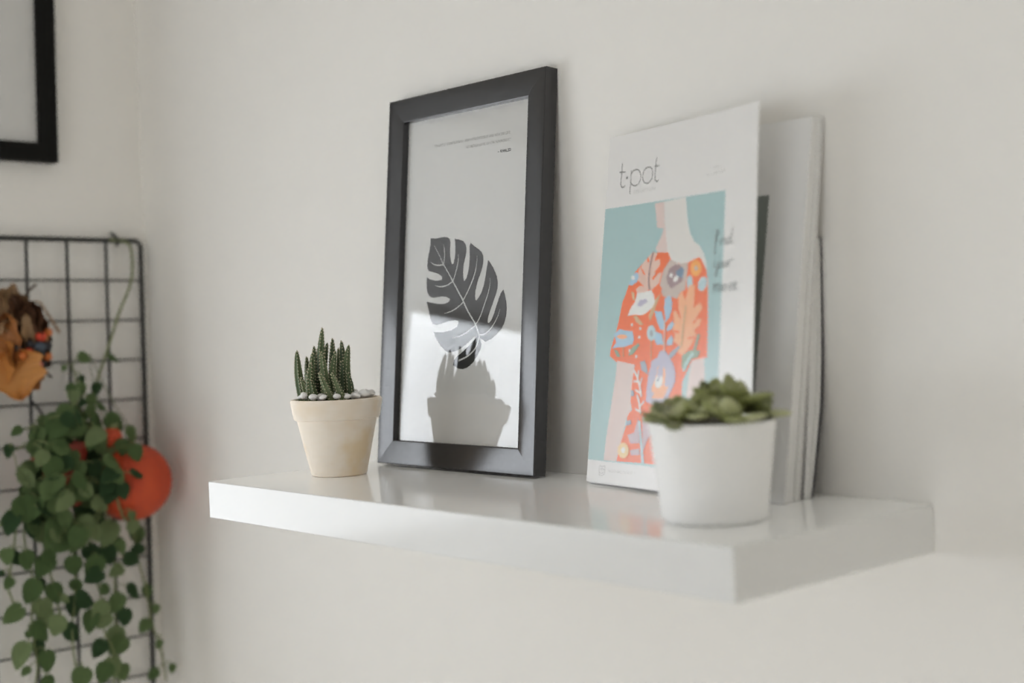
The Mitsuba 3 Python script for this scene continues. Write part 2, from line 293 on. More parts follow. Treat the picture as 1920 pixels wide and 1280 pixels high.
COVER_SHAPES = [('blush', [(72.8,233.1),(85.9,233.5),(88.3,216.2),(89.6,211.8),(93.2,199.9),(96.1,191.3),(80.9,192.1),(77.9,196),(84.8,205.4),(87.5,211.4),(78.2,212.6)]),
    ('cream', [(85.9,233.5),(116.3,234.4),(119.2,219.8),(121.4,211.9),(125.2,204.4),(130.8,198.1),(138.1,194.2),(143.5,188.6),(147,182.5),(149.7,174.8),(139.9,184.7),(130.1,182.8),(124.2,181),(114.1,180.7),(105.8,182.3),(99.3,185.6),(95.1,191.3),(91.6,204.9),(88.4,216.2)]),
    ('orange', [(80.9,192.1),(67.5,188.5),(57.6,182.2),(51.6,178.1),(46.8,172.7),(42.2,165.9),(38.7,158.4),(35,152.4),(32.2,139.1),(29.1,128.3),(23.1,114.4),(22.2,107.4),(32.1,102.4),(44.2,101.2),(59.2,100.2),(57.7,95.3),(56.3,81.5),(56.5,69.1),(59,63),(53.5,59.4),(52.2,50.3),(48.5,41.2),(44,28.5),(42,19.7),(73.9,20.6),(96.8,20.7),(128.6,20.6),(123.9,50.6),(124.4,88),(135.6,104.7),(150.8,106.6),(154.5,107.2),(153.5,133.7),(151.8,157.5),(151.2,164.9),(148.5,174.9),(140.9,184),(136.9,185.1),(130,183.4),(124.1,181.6),(114.1,181.3),(105.7,182.9),(99.2,186.2),(96.1,191.3)]),
    ('blush', [(33.1,103.6),(58.6,100.5),(57.3,93.9),(56.1,78.1),(56.2,69.1),(57.8,63),(52.1,56.5),(48.5,41.2),(44,28.5),(41.5,19.6),(23.4,19.3),(24.8,38.5),(28.2,61.1),(32.6,90.7)]),
    ('blush', [(135.6,104.7),(150.7,106.9),(153,88.7),(152.1,76),(130.3,75.3),(132.6,94.1)]),
    ('pale_pink', [(74.7,193.1),(81,191.2),(76.9,185.6),(84.7,186.4),(86.1,182),(78.4,176.3),(81.7,174.6),(88.9,175.8),(85.6,166.8),(76.7,162.2),(70.4,161.8),(61.4,167.1),(54.5,171.1),(55.8,179.2),(63.5,186.3)]),
    ('orange', [(67.5,189.2),(70.1,186.5),(68.6,183.8),(66.7,186.7)]),
    ('orange', [(57.6,182.2),(61.7,178.9),(66.1,174.3),(62.6,175.1)]),
    ('orange', [(85.4,179.6),(77.6,173.2),(74.7,170.9),(77.5,169.9),(84.7,175.4)]),
    ('pale_pink', [(53.3,163),(59.4,165.9),(68.1,164.3),(71.7,159.9),(58.2,157.2)]),
    ('taupe', [(90.8,177.5),(99.3,185.6),(112,181.4),(124.2,181.3),(123.7,174.8),(122.5,166),(122,160.1),(116.1,158.6),(111.6,153.4),(102.2,155.4),(93,155.7),(89.5,159.5),(90.2,162.3),(86.8,165.5),(89.1,173.3)]),
    ('mauve', [(95.5,171.3),(99,178.4),(105.9,180.8),(112.1,180.6),(117.4,178.1),(117.9,167.4),(110.5,164.6),(102.6,161.9),(97.6,166.3)]),
    ('slate', [(107,175),(111.4,176.6),(115.3,178.8),(119.1,176.2),(117.6,169.7),(110.9,170.9)]),
    ('white', [(104.7,172.4),(104.5,171.6),(103.9,170.9),(102.9,170.6),(101.7,170.6),(100.7,171),(99.9,171.7),(99.5,172.6),(99.7,173.4),(100.4,174.1),(101.4,174.4),(102.5,174.4),(103.6,173.9),(104.4,173.2)]),
    ('white', [(111.1,168.6),(109.9,167.6),(108.4,167),(107,166.8),(105.8,167.2),(105.2,168.1),(105.2,169.2),(105.9,170.4),(107.2,171.4),(108.6,172.1),(110.1,172.2),(111.3,171.8),(111.9,170.9),(111.8,169.8)]),
    ('amber', [(142.3,176.3),(141.8,173.5),(139.9,171.3),(137.1,170.2),(133.7,170.3),(130.6,171.7),(128.3,174.1),(127.4,177),(127.8,179.9),(129.7,182.1),(132.7,183.2),(136,183.1),(139.1,181.6),(141.4,179.2)]),
    ('taupe', [(137.5,176.6),(137.3,175.7),(136.7,175),(135.8,174.7),(134.7,174.7),(133.7,175.2),(133,175.9),(132.7,176.8),(132.8,177.7),(133.4,178.3),(134.4,178.7),(135.4,178.6),(136.4,178.2),(137.2,177.5)]),
    ('pale_blue', [(131.5,165.6),(131.3,163.1),(130.4,161.1),(128.9,160),(127.1,160),(125.4,161.2),(124.1,163.4),(123.5,165.9),(123.7,168.5),(124.6,170.5),(126.1,171.6),(127.9,171.5),(129.6,170.3),(130.9,168.2)]),
    ('pale_blue', [(150,163),(148.6,160.6),(146.4,159),(143.8,158.3),(141.3,158.8),(139.4,160.3),(138.6,162.5),(138.9,165),(140.3,167.4),(142.5,169),(145.2,169.7),(147.7,169.2),(149.5,167.7),(150.4,165.5)]),
    ('sky', [(43.1,167.1),(47.6,175.1),(53.8,177.4),(56.5,174.1),(54.7,169.2),(47.5,166.3)]),
    ('white', [(51.1,172.8),(50.9,172),(50.3,171.4),(49.2,171),(48,171.1),(46.9,171.5),(46.1,172.2),(45.7,173),(45.9,173.8),(46.5,174.5),(47.6,174.8),(48.8,174.7),(49.9,174.3),(50.7,173.6)]),
    ('tan', [(47,161.5),(51.5,160.1),(53.2,153.8),(49.9,154.5)]),
    ('tan', [(81.8,153.6),(89.6,158.8),(84.3,149.9),(80.9,142.6),(76.3,135.9),(74.3,140.9)]),
    ('tan', [(52.6,140.6),(56.8,141.2),(67.2,133.6),(63,132.9),(56.3,136.2)]),
    ('white', [(43.9,141.1),(48.5,148.2),(53.4,152.5),(55.8,159.9),(66.4,160.2),(75.7,161.8),(79.3,157.9),(82,151.7),(78.3,146.9),(70.4,142.8),(64.2,141.2),(54.6,141.9)]),
    ('lavender', [(57,149),(59.7,153.6),(69.1,154.6),(71.5,152),(66.4,150.3),(62.4,148.4)]),
    ('peach', [(118.1,159.1),(122.8,151.9),(125.1,158.9),(127.7,163.6),(134.7,163.3),(134.9,151.6),(134.2,145.7),(142.7,149.6),(145.9,145.4),(137.8,136.8),(145.6,137.3),(143.1,131.5),(136.6,128.1),(139.8,124.5),(135.4,118.7),(130,113.4),(123.6,108.7),(116.5,110.4),(118,115.7),(109.7,119.9),(112.2,124.7),(108.4,128.3),(109.2,135.5),(107.5,142.7),(110.4,144.4),(119.2,135.9),(114.3,146.1),(113.4,155.1)]),
    ('orange', [(126.3,122.3),(138.4,123.4),(138.6,121.7),(126.4,121)]),
    ('orange', [(133.2,134),(142.6,138.8),(136.4,133.2)]),
    ('orange', [(109.3,128.6),(116.9,127.6),(117.1,125.8),(111.1,126.5)]),
    ('sky', [(95.2,154.4),(99.6,156.1),(103.3,155.4),(105.4,151.1),(105.3,144.5),(102.8,138.6),(98.1,135),(94.9,146.6)]),
    ('sky', [(81.7,144.4),(92.1,143.6),(96,135.7),(97.9,128.9),(91.6,128.9),(86.9,134.6)]),
    ('sky', [(107.1,136.1),(109.6,133.1),(106.8,128.9),(99.8,127.6),(100.6,130.8)]),
    ('sky', [(84.5,127.8),(94,125.4),(97,116.8),(87.6,116.8),(84.1,121.2)]),
    ('sky', [(107.2,124.7),(109.7,121.1),(108.9,116.8),(101,116.2),(101.6,119.9)]),
    ('sky', [(26.6,126.1),(34.3,130.2),(42.1,128.9),(52.9,128.1),(55.5,121.3),(54.1,117.5),(42.6,115),(31.8,114.7),(24.8,113.4),(30.2,118.8)]),
    ('peach', [(45.9,123.6),(45.3,122.8),(43.2,122.2),(40.3,121.8),(36.9,121.8),(33.8,122.2),(31.6,122.9),(30.7,123.7),(31.4,124.5),(33.4,125.2),(36.4,125.5),(39.8,125.5),(42.9,125.1),(45.1,124.4)]),
    ('pale_blue', [(85.6,126.4),(85.3,123.6),(83.8,121.4),(81.5,120.1),(78.7,120.1),(76.1,121.4),(74.1,123.6),(73.2,126.4),(73.5,129.2),(75,131.5),(77.4,132.7),(80.2,132.7),(82.8,131.4),(84.7,129.1)]),
    ('grey', [(81.7,126.1),(81.6,124.9),(81.1,123.9),(80.3,123.4),(79.2,123.4),(78.3,123.9),(77.5,124.9),(77.2,126.1),(77.3,127.3),(77.8,128.3),(78.7,128.8),(79.7,128.8),(80.7,128.2),(81.4,127.3)]),
    ('white', [(53.1,133.4),(52.7,132.5),(51.6,132.1),(50.4,132.5),(49.8,133.5),(50.2,134.5),(51.3,134.8),(52.5,134.4)]),
    ('white', [(65.1,130.2),(64.7,129.2),(63.7,128.9),(62.5,129.3),(61.9,130.2),(62.3,131.2),(63.4,131.6),(64.5,131.2)]),
    ('white', [(64.6,123.1),(64.3,122.1),(63.2,121.7),(62,122.1),(61.4,123.1),(61.8,124.1),(62.9,124.5),(64,124.1)]),
    ('white', [(52.1,111.9),(51.7,111),(50.6,110.5),(49.4,110.9),(48.9,111.9),(49.2,112.9),(50.3,113.3),(51.5,112.9)]),
    ('white', [(62.2,107),(61.8,106),(60.7,105.6),(59.6,106),(59,107),(59.3,108),(60.4,108.4),(61.6,108)]),
    ('sage', [(27.6,113.1),(33.2,111.9),(37.9,106.7),(32.9,106.7)]),
    ('sage', [(48.8,107.4),(53.4,114.4),(62.5,118.3),(64,116.3),(56.1,109.3)]),
    ('lavender', [(89.7,106.6),(92.3,111.5),(99.3,112.7),(105.8,107.3),(111.3,102),(114.9,95.5),(115.6,87.8),(108.6,76.3),(102.8,68.1),(89.4,67.6),(77.8,70.6),(77.7,82.1),(78.4,87),(78.8,93.1),(81.3,98.6),(81.8,103.5)]),
    ('peach', [(90.5,98.7),(95.4,100.6),(100.2,98.3),(103.2,92.3),(104.3,87),(106.4,82.8),(101.1,73.7),(85.5,73.2),(84.6,82.3),(90.3,92.5)]),
    ('white', [(99,86.7),(97.9,84.4),(96,82.7),(93.6,81.9),(91.3,82.1),(89.3,83.4),(88.3,85.4),(88.3,87.7),(89.4,90),(91.3,91.7),(93.7,92.5),(96.1,92.2),(98,91),(99,89)]),
    ('grey', [(94.3,89.2),(94.3,88.5),(93.1,87.8),(91.6,87.5),(90.5,87.8),(90.6,88.5),(91.7,89.2),(93.3,89.5)]),
    ('slate_pale', [(104.7,108.5),(108.4,111.5),(118,116.3),(119.3,114.6),(113.6,109.2),(108,105.6)]),
    ('slate_pale', [(66.3,102.7),(72.4,104),(76.1,99.2),(78,92.8),(69.1,96)]),
    ('sage', [(122.6,108.1),(130.2,111.7),(136.9,112.9),(141.6,125.7),(144.6,124.5),(140.2,112.9),(146.1,111.7),(143.1,107.1),(135.5,105.8),(132,101.7),(126.6,95.7),(122.9,99.2)]),
    ('aqua', [(124.2,96.3),(126.1,101.6),(135.1,111.1),(138.3,109.7),(130.1,101.1),(127.6,95.8)]),
    ('mauve_pale', [(55.4,42.3),(64.4,44.8),(68.9,57.3),(72.5,36.4),(59.6,35.6)]),
    ('mauve_pale', [(60.3,29.9),(72.7,32.3),(73.9,26.9),(61.9,26.1)]),
    ('mauve_pale', [(73.9,58.9),(87,52.7),(86.1,44.6),(80.4,34.9),(78.1,29.3)]),
    ('pale_blue', [(69.2,54.6),(72,54.7),(80.7,20.6),(76.8,20.6)]),
    ('butter', [(58.9,29.8),(58.4,26.9),(56.5,24.5),(53.5,23.1),(49.9,22.8),(46.6,23.8),(44.1,26),(43,28.8),(43.5,31.6),(45.5,34),(48.5,35.5),(52.1,35.7),(55.4,34.6),(57.8,32.5)]),
    ('white', [(53.6,29.8),(53.5,28.7),(52.8,27.8),(51.6,27.3),(50.3,27.2),(49.1,27.6),(48.2,28.4),(47.8,29.4),(48,30.5),(48.7,31.3),(49.8,31.9),(51.1,32),(52.3,31.6),(53.2,30.8)]),
    ('slate_pale', [(53,53.8),(58.7,54.8),(59.7,51.4),(52.8,49.7)]),
    ('slate_pale', [(56.1,78.8),(59.5,79.5),(61.2,74.8),(57.2,74)])]
COVER_LINES = [('white', 2.2, [(58.9,95.3),(64.2,89.9),(68.6,81.8),(71,75.1)]),
    ('white', 1.8, [(65.3,95.4),(64.8,90)]),
    ('white', 1.6, [(70.6,89.4),(68.1,83.9)]),
    ('white', 1.6, [(59.9,86.8),(66,86.6)]),
    ('white', 1.6, [(63,79.6),(69.3,77.4)]),
    ('white', 2.2, [(65.8,74.9),(68.7,69.6),(71.3,61.5)]),
    ('white', 1.6, [(75.5,70.5),(70.8,66.6)]),
    ('white', 1.6, [(64.7,63.9),(70.9,62.1)]),
    ('mauve', 1.3, [(75.1,192.5),(72.7,185.2),(71.4,177.2),(71.2,169.2),(73,162.3)]),
    ('pale_pink', 2.0, [(97.2,135.6),(97.9,122.3),(98.7,112.6)]),
    ('tan', 2.2, [(124.2,146.5),(122.6,131.1),(121,115.8)]),
    ('tan', 1.2, [(80.1,120),(81.6,105.3)]),
    ('tan', 1.2, [(41.4,114.4),(42.2,106.9)])]
LOGO = [[(21.3,271.8),(21.2,265),(20.8,257.8),(20.9,254.6),(22.2,252.1),(24.4,251.2),(26.4,251.7),(27.3,252.7)], [(17.9,264.8),(26.2,264.3)], [(35.2,264.5),(35.4,256.3),(35,244.7)], [(35.1,261.3),(37.6,263.6),(41.8,264.5),(45.5,263.9),(48.4,261.7),(49.7,258.4),(49,254.6),(46.3,251.7),(42.1,250.9),(37.7,252.2),(35.6,254.5)], [(60.5,264.7),(64.2,263.5),(66.3,260.8),(66.7,257.3),(65.6,253.9),(62.5,251.8),(59,251.1),(55.2,252.6),(53.1,255.2),(52.7,258.8),(54.1,262.1),(56.9,264.1),(60.5,264.7)], [(71.1,271.3),(70.7,264.5),(70.5,257.6),(70.7,253.7),(71.8,252),(73.9,251.3),(75.8,252)], [(68.9,264.3),(75.5,264.1)]]
LOGO_DOT = [(29.5,258.9)][0]
COLLECTION = [(41,244.5),(71.9,244.6)]
SCRIPT_STROKES = [[(158.3,186.2),(159.5,197.2),(159.9,203),(161.4,204.8),(163.2,202.7),(160.9,200.5),(160.3,197.2)], [(158.4,195.9),(161.9,197.5)], [(165,197.3),(165.2,193.5),(166.7,192.9)], [(164.1,201),(164.7,200.5)], [(168,198.1),(167.8,194.3)], [(167.9,196.7),(170,198),(171.7,196.9),(171.5,193.8),(172.7,193.3)], [(178.5,196.9),(175.7,197.8),(173.8,195.4),(175.1,193.4),(177.8,194.6)], [(181.6,204.8),(179.6,199.2),(179.1,194.1),(181.9,194.1)], [(158.6,180.9),(158.5,177.1),(160.6,175.6),(163.3,177.8),(163.9,180.7)], [(163.9,180.7),(162.8,173.1),(161.5,169.3),(160.2,170.8),(163.2,174),(166.2,176.2)], [(166.8,179.8),(165.8,176.7),(167.9,175.5),(169.3,178),(167.9,180.5)], [(171.2,180.3),(170.6,176.5),(172.6,175.7),(175.1,180.1)], [(175.1,180.1),(175,175.8)], [(177.5,180.4),(177.4,175.5)], [(177.5,178.6),(179.5,180.8),(183.4,180.8)], [(158.7,156.9),(159.5,163.6)], [(159.3,160.7),(161.5,163.5),(162.8,162.1),(162.3,157.3)], [(162.1,160.6),(164.7,163.4),(166,161.9),(165.9,157.2)], [(168.3,162.8),(167.8,158.5),(169.8,158),(171.5,162.7)], [(171.5,162.7),(171.4,157.9)], [(175.4,163),(173.9,161.2),(176,159.7),(174.5,157.8),(172.9,158.1)], [(179.1,160.1),(182.2,161.4),(182.4,163.2),(180.5,163.3),(179.5,160.5),(180.4,158.1),(183.1,158.5)], [(184.6,160.3),(187.6,162.1),(187.1,164),(185.6,163.4),(184.6,160.3),(185.8,158.2),(188.5,159.3)]]
CREST = [[(17.7,14.2),(21.7,14),(25.3,14.7)], [(17.7,14.2),(17.4,11.6)], [(25.3,14.7),(26.5,12.8)], [(18.3,11),(21.3,12.5),(25.6,11.6)], [(21.4,11.8),(21.6,9.7)], [(17.5,8.8),(21.8,8.2),(25.9,9.8)], [(17.7,7),(22.1,6.1),(26.1,8)], [(17.4,11.6),(18.2,7)], [(26.4,12.2),(26.3,8.6)]]
IMPRINT = [(30.5,10.1),(70.1,11.4)]
PANEL = [(0.2,232.7),(168.9,236.2),(-1.1,17.3),(94.5,20.2)]
TINY = [(148.4,253.2),(163.4,253.6),(143.7,248.3),(169.4,249.7)]
STEMS = [(-25.1,-21.4,79.4,-27.8,-24.4,120.9,4.6),(-22.7,-8.3,78.6,-22.4,-7.9,124.6,4.1),(-8.4,-6,78.7,-8.9,-6.6,141.8,4.9),(-15.2,7.1,77.7,-14.2,8.3,131.4,4.4),(-2.6,10.9,77.6,-2.9,10.6,129,4.4),(7.9,12.4,77.7,7.5,12,124.4,4.9),(-12.5,-17.5,79.4,-11.8,-16.8,118.8,4.4),(0.7,-13.1,79,-0.6,-14.6,119.2,4.6),(6,-3.7,78.5,6.5,-3,119.1,4.4),(4.4,4.9,78.1,4.5,5.1,110.8,4.1),(-3.5,-24.7,79.3,-3.6,-24.9,109,4.1),(12.8,-16.8,78.8,7,-23.3,99.8,3.8),(21.8,-10.1,77.1,16.6,-15.9,99.4,3.8),(-0.8,-25.2,79.4,-3.1,-27.7,95.3,4.1),(-18.3,-24.1,79.7,-20.1,-26.2,94.8,3.5),(9.6,7.4,78.7,9.3,7,99.8,3.8),(-31.2,6.3,77.5,-27.1,11,127.3,4.4),(-24,18,76.8,-22.3,20,121.3,4.4),(-33,0.9,77.8,-31.3,2.9,123.3,4.1),(-33.6,-10.2,78.6,-33.3,-9.9,114.5,3.8),(-12.7,20.3,76.8,-12.3,20.8,118.4,4.1)]
VINES = [[(60,-158.5,10.3),(62.5,-195.5,-32),(65,-209.5,-95.4),(67.5,-203,-148.3),(70,-206.8,-206),(72.5,-203.7,-258.4),(75,-213.1,-295.2)],
    [(60,-145.3,-4.2),(66,-154.9,-76.1),(72,-150.3,-142.6),(78,-155.2,-187.6),(84,-163.1,-225),(90,-159.2,-303.9)],
    [(60,-124.4,-6.2),(66.7,-120.1,-73.6),(73.3,-129.8,-138.8),(80,-121.1,-186.3),(86.7,-122.5,-225.3),(93.3,-113.2,-259.5),(100,-122.3,-310)],
    [(60,-96.3,-15.7),(65,-99,-96.6),(70,-96.7,-150.8),(75,-101.4,-196.9),(80,-103.8,-243.2),(85,-104.7,-316.5)],
    [(60,-75.9,-45.1),(60,-64.5,-115.3),(60,-57.7,-157.7),(60,-49.7,-193.6),(60,-44.2,-236.3),(60,-34.3,-266),(60,-27.4,-312.9)],
    [(60,-120.6,0.1),(55,-108,66.5),(45,-82.7,119.6),(40,-61.9,167.1),(30,-37.8,208.7),(22,-30.6,244.1),(18,-34.6,261.9),(16,-58.2,266.2)],
    [(60,-130.8,7.8),(60,-128.2,61.3),(60,-133.6,95.1),(60,-136.8,102)],
    [(60,-158.8,3.7),(60,-191.5,29.7),(60,-211.6,28.1)],
    [(60,-165.9,-2.3),(60,-192.5,10.1),(60,-219.2,6.1)],
    [(60,-166.3,-8.8),(65,-211,-56.2),(70,-225.8,-118.6),(75,-235.9,-152),(80,-232.4,-174.4)],
    [(60,-131.8,-12.2),(66.2,-171.1,-54.2),(72.5,-183.9,-124.4),(78.8,-178.9,-176.9),(85,-173.4,-216.4)]]
LEAVES = [(77.7,-218.3,30.2,13.8,-0.99,0.02,-0.19),(61.2,-222.3,5.9,15.8,-0.31,-0.09,-0.45),(61.1,-119.6,114.1,17.8,1.30,0.15,-0.24),(54.6,-78.7,110.2,15.8,1.26,0.40,0.43),(68.6,-151.4,102.5,7.9,-0.49,0.18,-0.43),(72.2,-130.7,87.2,9.9,0.13,0.38,-0.43),(74.9,-147.9,79.5,11.8,-1.09,-0.27,0.48),(79.2,-135.3,75.2,15.8,0.27,0.21,-0.50),(66.1,-108.8,74.2,15.8,-0.40,-0.30,-0.14),(77.7,-144.2,67.8,19.7,-0.21,-0.35,0.27),(69.9,-116.9,60.5,17.8,0.98,-0.26,-0.15),(77.6,-133.6,58.3,9.9,-0.51,0.01,-0.24),(60.3,-139.1,51.2,17.8,-1.19,-0.41,0.43),(63.1,-101.0,50.2,13.8,1.22,-0.10,0.53),(72.2,-120.5,46.6,15.8,0.08,0.24,0.24),(75.1,-169.9,39.0,13.8,0.44,-0.28,0.21),(62.4,-129.5,38.1,17.8,-0.81,0.14,-0.09),(77.6,-140.3,32.4,15.8,-0.01,-0.11,0.38),(68.4,-110.0,31.4,23.7,0.84,0.11,0.54),(76.8,-91.3,30.1,25.6,0.86,0.31,-0.33),(75.7,-183.3,27.1,17.8,1.06,-0.10,0.11),(70.5,-150.5,22.4,29.6,1.23,-0.18,-0.06),(60.0,-119.9,19.4,23.7,0.37,0.13,0.53),(80.3,-71.5,15.1,17.8,0.22,0.49,-0.29),(78.1,-195.2,21.3,17.8,0.05,-0.09,-0.42),(78.9,-186.7,20.6,21.7,1.03,-0.36,0.08),(65.7,-91.4,-4.5,23.7,0.49,0.05,-0.38),(79.0,-56.6,-13.5,19.7,0.15,-0.05,-0.44),(60.1,-63.6,-7.4,19.7,0.01,-0.16,0.52),(79.6,-196.5,7.7,21.7,-0.47,-0.05,0.23),(78.9,-162.4,2.78,27.6,-0.24,0.29,-0.06),(73.1,-179.9,-1.07,23.7,0.88,0.00,0.26),(75.3,-154.3,-12.2,25.6,-0.29,-0.46,-0.34),(64.7,-116.4,-18.3,29.6,0.03,-0.45,-0.26),(75.7,-206.6,-17.3,25.6,-1.12,-0.15,-0.10),(69.2,-111.6,-32.9,23.7,0.79,0.29,0.54),(70.8,-187.4,-28.2,25.6,0.83,-0.16,0.41),(65.1,-168.6,-25.3,21.7,-1.09,0.01,0.30),(71.8,-139.2,-36.9,23.7,-0.21,-0.01,-0.44),(67.6,-132.4,-52.1,33.5,-0.55,-0.02,0.42),(67.1,-103.8,-50.0,23.7,0.59,-0.01,0.16),(76.1,-91.4,-59.7,25.6,-0.54,0.06,0.04),(73.5,-69.9,-60.6,19.7,0.10,0.05,0.24),(64.2,-40.7,-44.3,17.8,1.28,0.25,0.55),(72.7,-165.9,-51.4,25.6,0.41,-0.24,-0.45),(65.4,-205.5,-47.4,17.8,0.09,0.36,-0.32),(80.2,-198.0,-55.8,23.7,0.10,-0.43,-0.29),(79.9,-217.4,-62.1,23.7,-0.50,0.05,-0.00),(71.0,-198.4,-70.3,23.7,0.48,0.42,-0.28),(82.1,-177.6,-77.2,25.6,-0.10,-0.31,-0.14),(67.0,-225.9,-75.8,25.6,-1.20,-0.13,-0.31),(66.7,-114.4,-75.7,29.6,-0.20,-0.29,-0.04),(79.9,-127.4,-62.4,25.6,-1.27,0.39,-0.23),(80.1,-130.3,-83.3,27.6,-1.17,-0.40,0.44),(74.7,-142.0,-68.2,21.7,0.95,-0.18,0.19),(71.2,-66.0,-106.7,17.8,0.13,0.26,0.41),(75.6,-201.1,-86.9,23.7,0.32,0.45,-0.09),(85.4,-159.0,-95.0,19.7,-0.37,-0.13,-0.10),(61.3,-52.6,-94.6,11.8,0.14,-0.27,-0.43),(76.9,-230.1,-80.3,25.6,-0.41,-0.47,-0.33),(85.2,-214.5,-64.5,29.6,0.09,-0.13,0.55),(67.5,-195.0,-68.3,27.6,0.36,0.30,-0.48),(67.5,-171.5,-83.5,27.6,-1.19,0.18,-0.21),(75.6,-202.9,-89.1,23.7,0.10,0.39,0.54),(66.6,-187.2,-99.0,27.6,0.54,-0.32,-0.06),(88.8,-184.4,-104.2,25.6,-0.84,-0.31,-0.13),(76.0,-128.3,-81.1,29.6,-0.32,0.18,0.37),(74.0,-118.6,-93.2,23.7,0.41,-0.43,-0.10),(85.8,-111.7,-107.3,29.6,-0.50,0.06,0.17),(77.5,-106.5,-121.3,27.6,-0.99,-0.24,-0.15),(91.5,-155.1,-108.0,29.6,-0.50,0.46,-0.35),(87.2,-96.1,-125.4,17.8,0.46,-0.03,0.47),(76.2,-128.9,-130.8,23.7,0.52,-0.25,-0.12),(91.3,-134.8,-146.0,29.6,-0.34,0.28,-0.49),(95.3,-137.1,-155.7,23.7,-1.23,0.18,-0.28),(84.5,-110.4,-134.4,21.7,-0.00,-0.13,-0.46),(61.5,-59.8,-118.3,21.7,-0.05,-0.32,0.42),(65.4,-60.6,-136.2,19.7,1.02,-0.49,-0.44),(71.3,-73.9,-146.4,21.7,1.19,0.32,-0.48),(90.5,-241.5,-116.5,17.8,-0.06,-0.24,0.14),(74.5,-221.6,-122.8,21.7,1.26,-0.13,0.13),(82.6,-214.6,-126.4,23.7,0.15,0.23,0.59),(85.6,-187.6,-126.6,19.7,0.17,0.31,0.23),(83.3,-194.2,-136.2,25.6,-0.75,-0.24,-0.17),(83.3,-156.7,-141.8,25.6,0.19,0.09,-0.30),(75.6,-97.7,-156.9,17.8,-1.14,0.09,-0.23),(90.4,-250.8,-135.4,9.9,-1.29,0.40,0.38),(82.3,-238.1,-150.1,13.8,-0.63,0.08,-0.40),(82.7,-211.2,-164.6,27.6,-0.53,0.02,0.31),(69.2,-194.8,-162.0,17.8,0.04,0.49,-0.17),(84.4,-182.1,-170.9,23.7,0.19,-0.19,0.12),(78.9,-152.3,-167.6,17.8,0.16,-0.24,-0.33),(95.4,-149.5,-183.5,25.6,1.24,0.42,-0.02),(79.5,-157.3,-191.3,23.7,-0.26,0.02,-0.08),(94.8,-174.4,-177.7,11.8,0.89,0.40,0.02),(85.2,-116.6,-176.1,17.8,1.16,0.38,-0.36),(79.7,-78.0,-186.6,21.7,0.76,0.32,0.56),(60.5,-49.0,-193.6,15.8,0.00,-0.08,0.11),(92.1,-107.5,-194.5,23.7,-0.59,0.02,-0.24),(94.3,-131.3,-199.0,23.7,-0.63,0.45,-0.29),(89.4,-140.8,-212.2,25.6,-0.27,-0.17,-0.00),(90.4,-124.6,-213.1,21.7,-0.83,0.32,-0.49),(95.0,-98.4,-213.5,21.7,-0.16,-0.19,0.03),(79.3,-196.8,-188.1,23.7,0.04,0.23,0.42),(75.0,-191.9,-199.9,25.6,-0.04,0.02,-0.34),(100.7,-241.9,-184.4,25.6,-1.06,0.33,-0.05),(102.3,-189.8,-206.9,23.7,-0.33,-0.04,-0.38),(84.8,-163.1,-222.9,25.6,0.77,-0.31,0.55),(82.4,-202.9,-214.3,25.6,0.62,0.39,-0.17),(80.2,-104.0,-239.7,25.6,-0.05,-0.04,-0.33),(86.2,-105.4,-249.3,25.6,-0.88,-0.12,-0.12),(98.5,-135.5,-245.3,21.7,-0.55,0.50,-0.31),(78.6,-64.0,-232.7,17.8,-0.94,0.10,0.10),(71.4,-43.7,-215.2,11.8,-0.14,0.07,0.59),(76.0,-44.3,-260.4,11.8,-0.45,-0.06,0.46),(60.1,-18.7,-299.4,11.8,0.02,0.46,0.22),(90.7,-230.1,-237.1,29.6,-0.55,-0.46,0.09),(83.9,-217.5,-214.8,9.9,0.16,-0.02,0.54),(73.9,-202.1,-236.4,21.7,-0.23,-0.40,0.25),(92.1,-199.8,-249.5,23.7,-0.05,0.34,-0.26),(84.3,-223.3,-258.2,11.8,-0.92,-0.38,0.03),(109.1,-165.5,-274.3,25.6,-0.27,0.30,-0.00),(114.1,-138.5,-272.0,23.7,-0.34,0.32,-0.42),(100.8,-119.1,-271.0,23.7,0.07,-0.10,-0.05),(98.6,-105.3,-281.2,21.7,0.37,0.18,0.14),(65.4,-48.7,-299.9,15.8,-0.84,0.21,-0.04),(82.6,-195.4,-279.6,19.7,-0.02,0.33,-0.11)]

# ------------------------------------------------------------------ picture frames
def rail(w, h, side, width, depth, ax, mat, key, inner_drop=0.0012, parent_ax=None, rabbet=0.006):
    """One mitred rail of a frame w x h. Profile: a face that falls slightly inward, rounded arrises, square back."""
    prof = [(0.0, -depth), (0.0, -0.0010), (0.0004, -0.0003), (0.0012, 0.0), (width * 0.30, -0.0001), (width * 0.62, -inner_drop * 0.45), (width - 0.0012, -inner_drop), (width - 0.0003, -inner_drop - 0.0004), (width, -inner_drop - 0.0012), (width, -depth)]
    L, other = (w, h) if side in 'bt' else (h, w)
    v = []
    for s in (0, 1):
        for a, c in prof:
            t = (a if s == 0 else L - a)
            if side == 'b': v.append((t, a, c))
            if side == 't': v.append((t, other - a, c))
            if side == 'l': v.append((a, t, c))
            if side == 'r': v.append((other - a, t, c))
    k = len(prof)
    f = []
    for i in range(k):
        j = (i + 1) % k
        f += [[i, j, k + j], [i, k + j, k + i]]
    for i in range(1, k - 1):
        f += [[0, i + 1, i], [k, k + i, k + i + 1]]
    m = mesh_of(v, f)
    m.fix_normals()
    return add(key, in_axes(ax, m), mat, smooth=25)

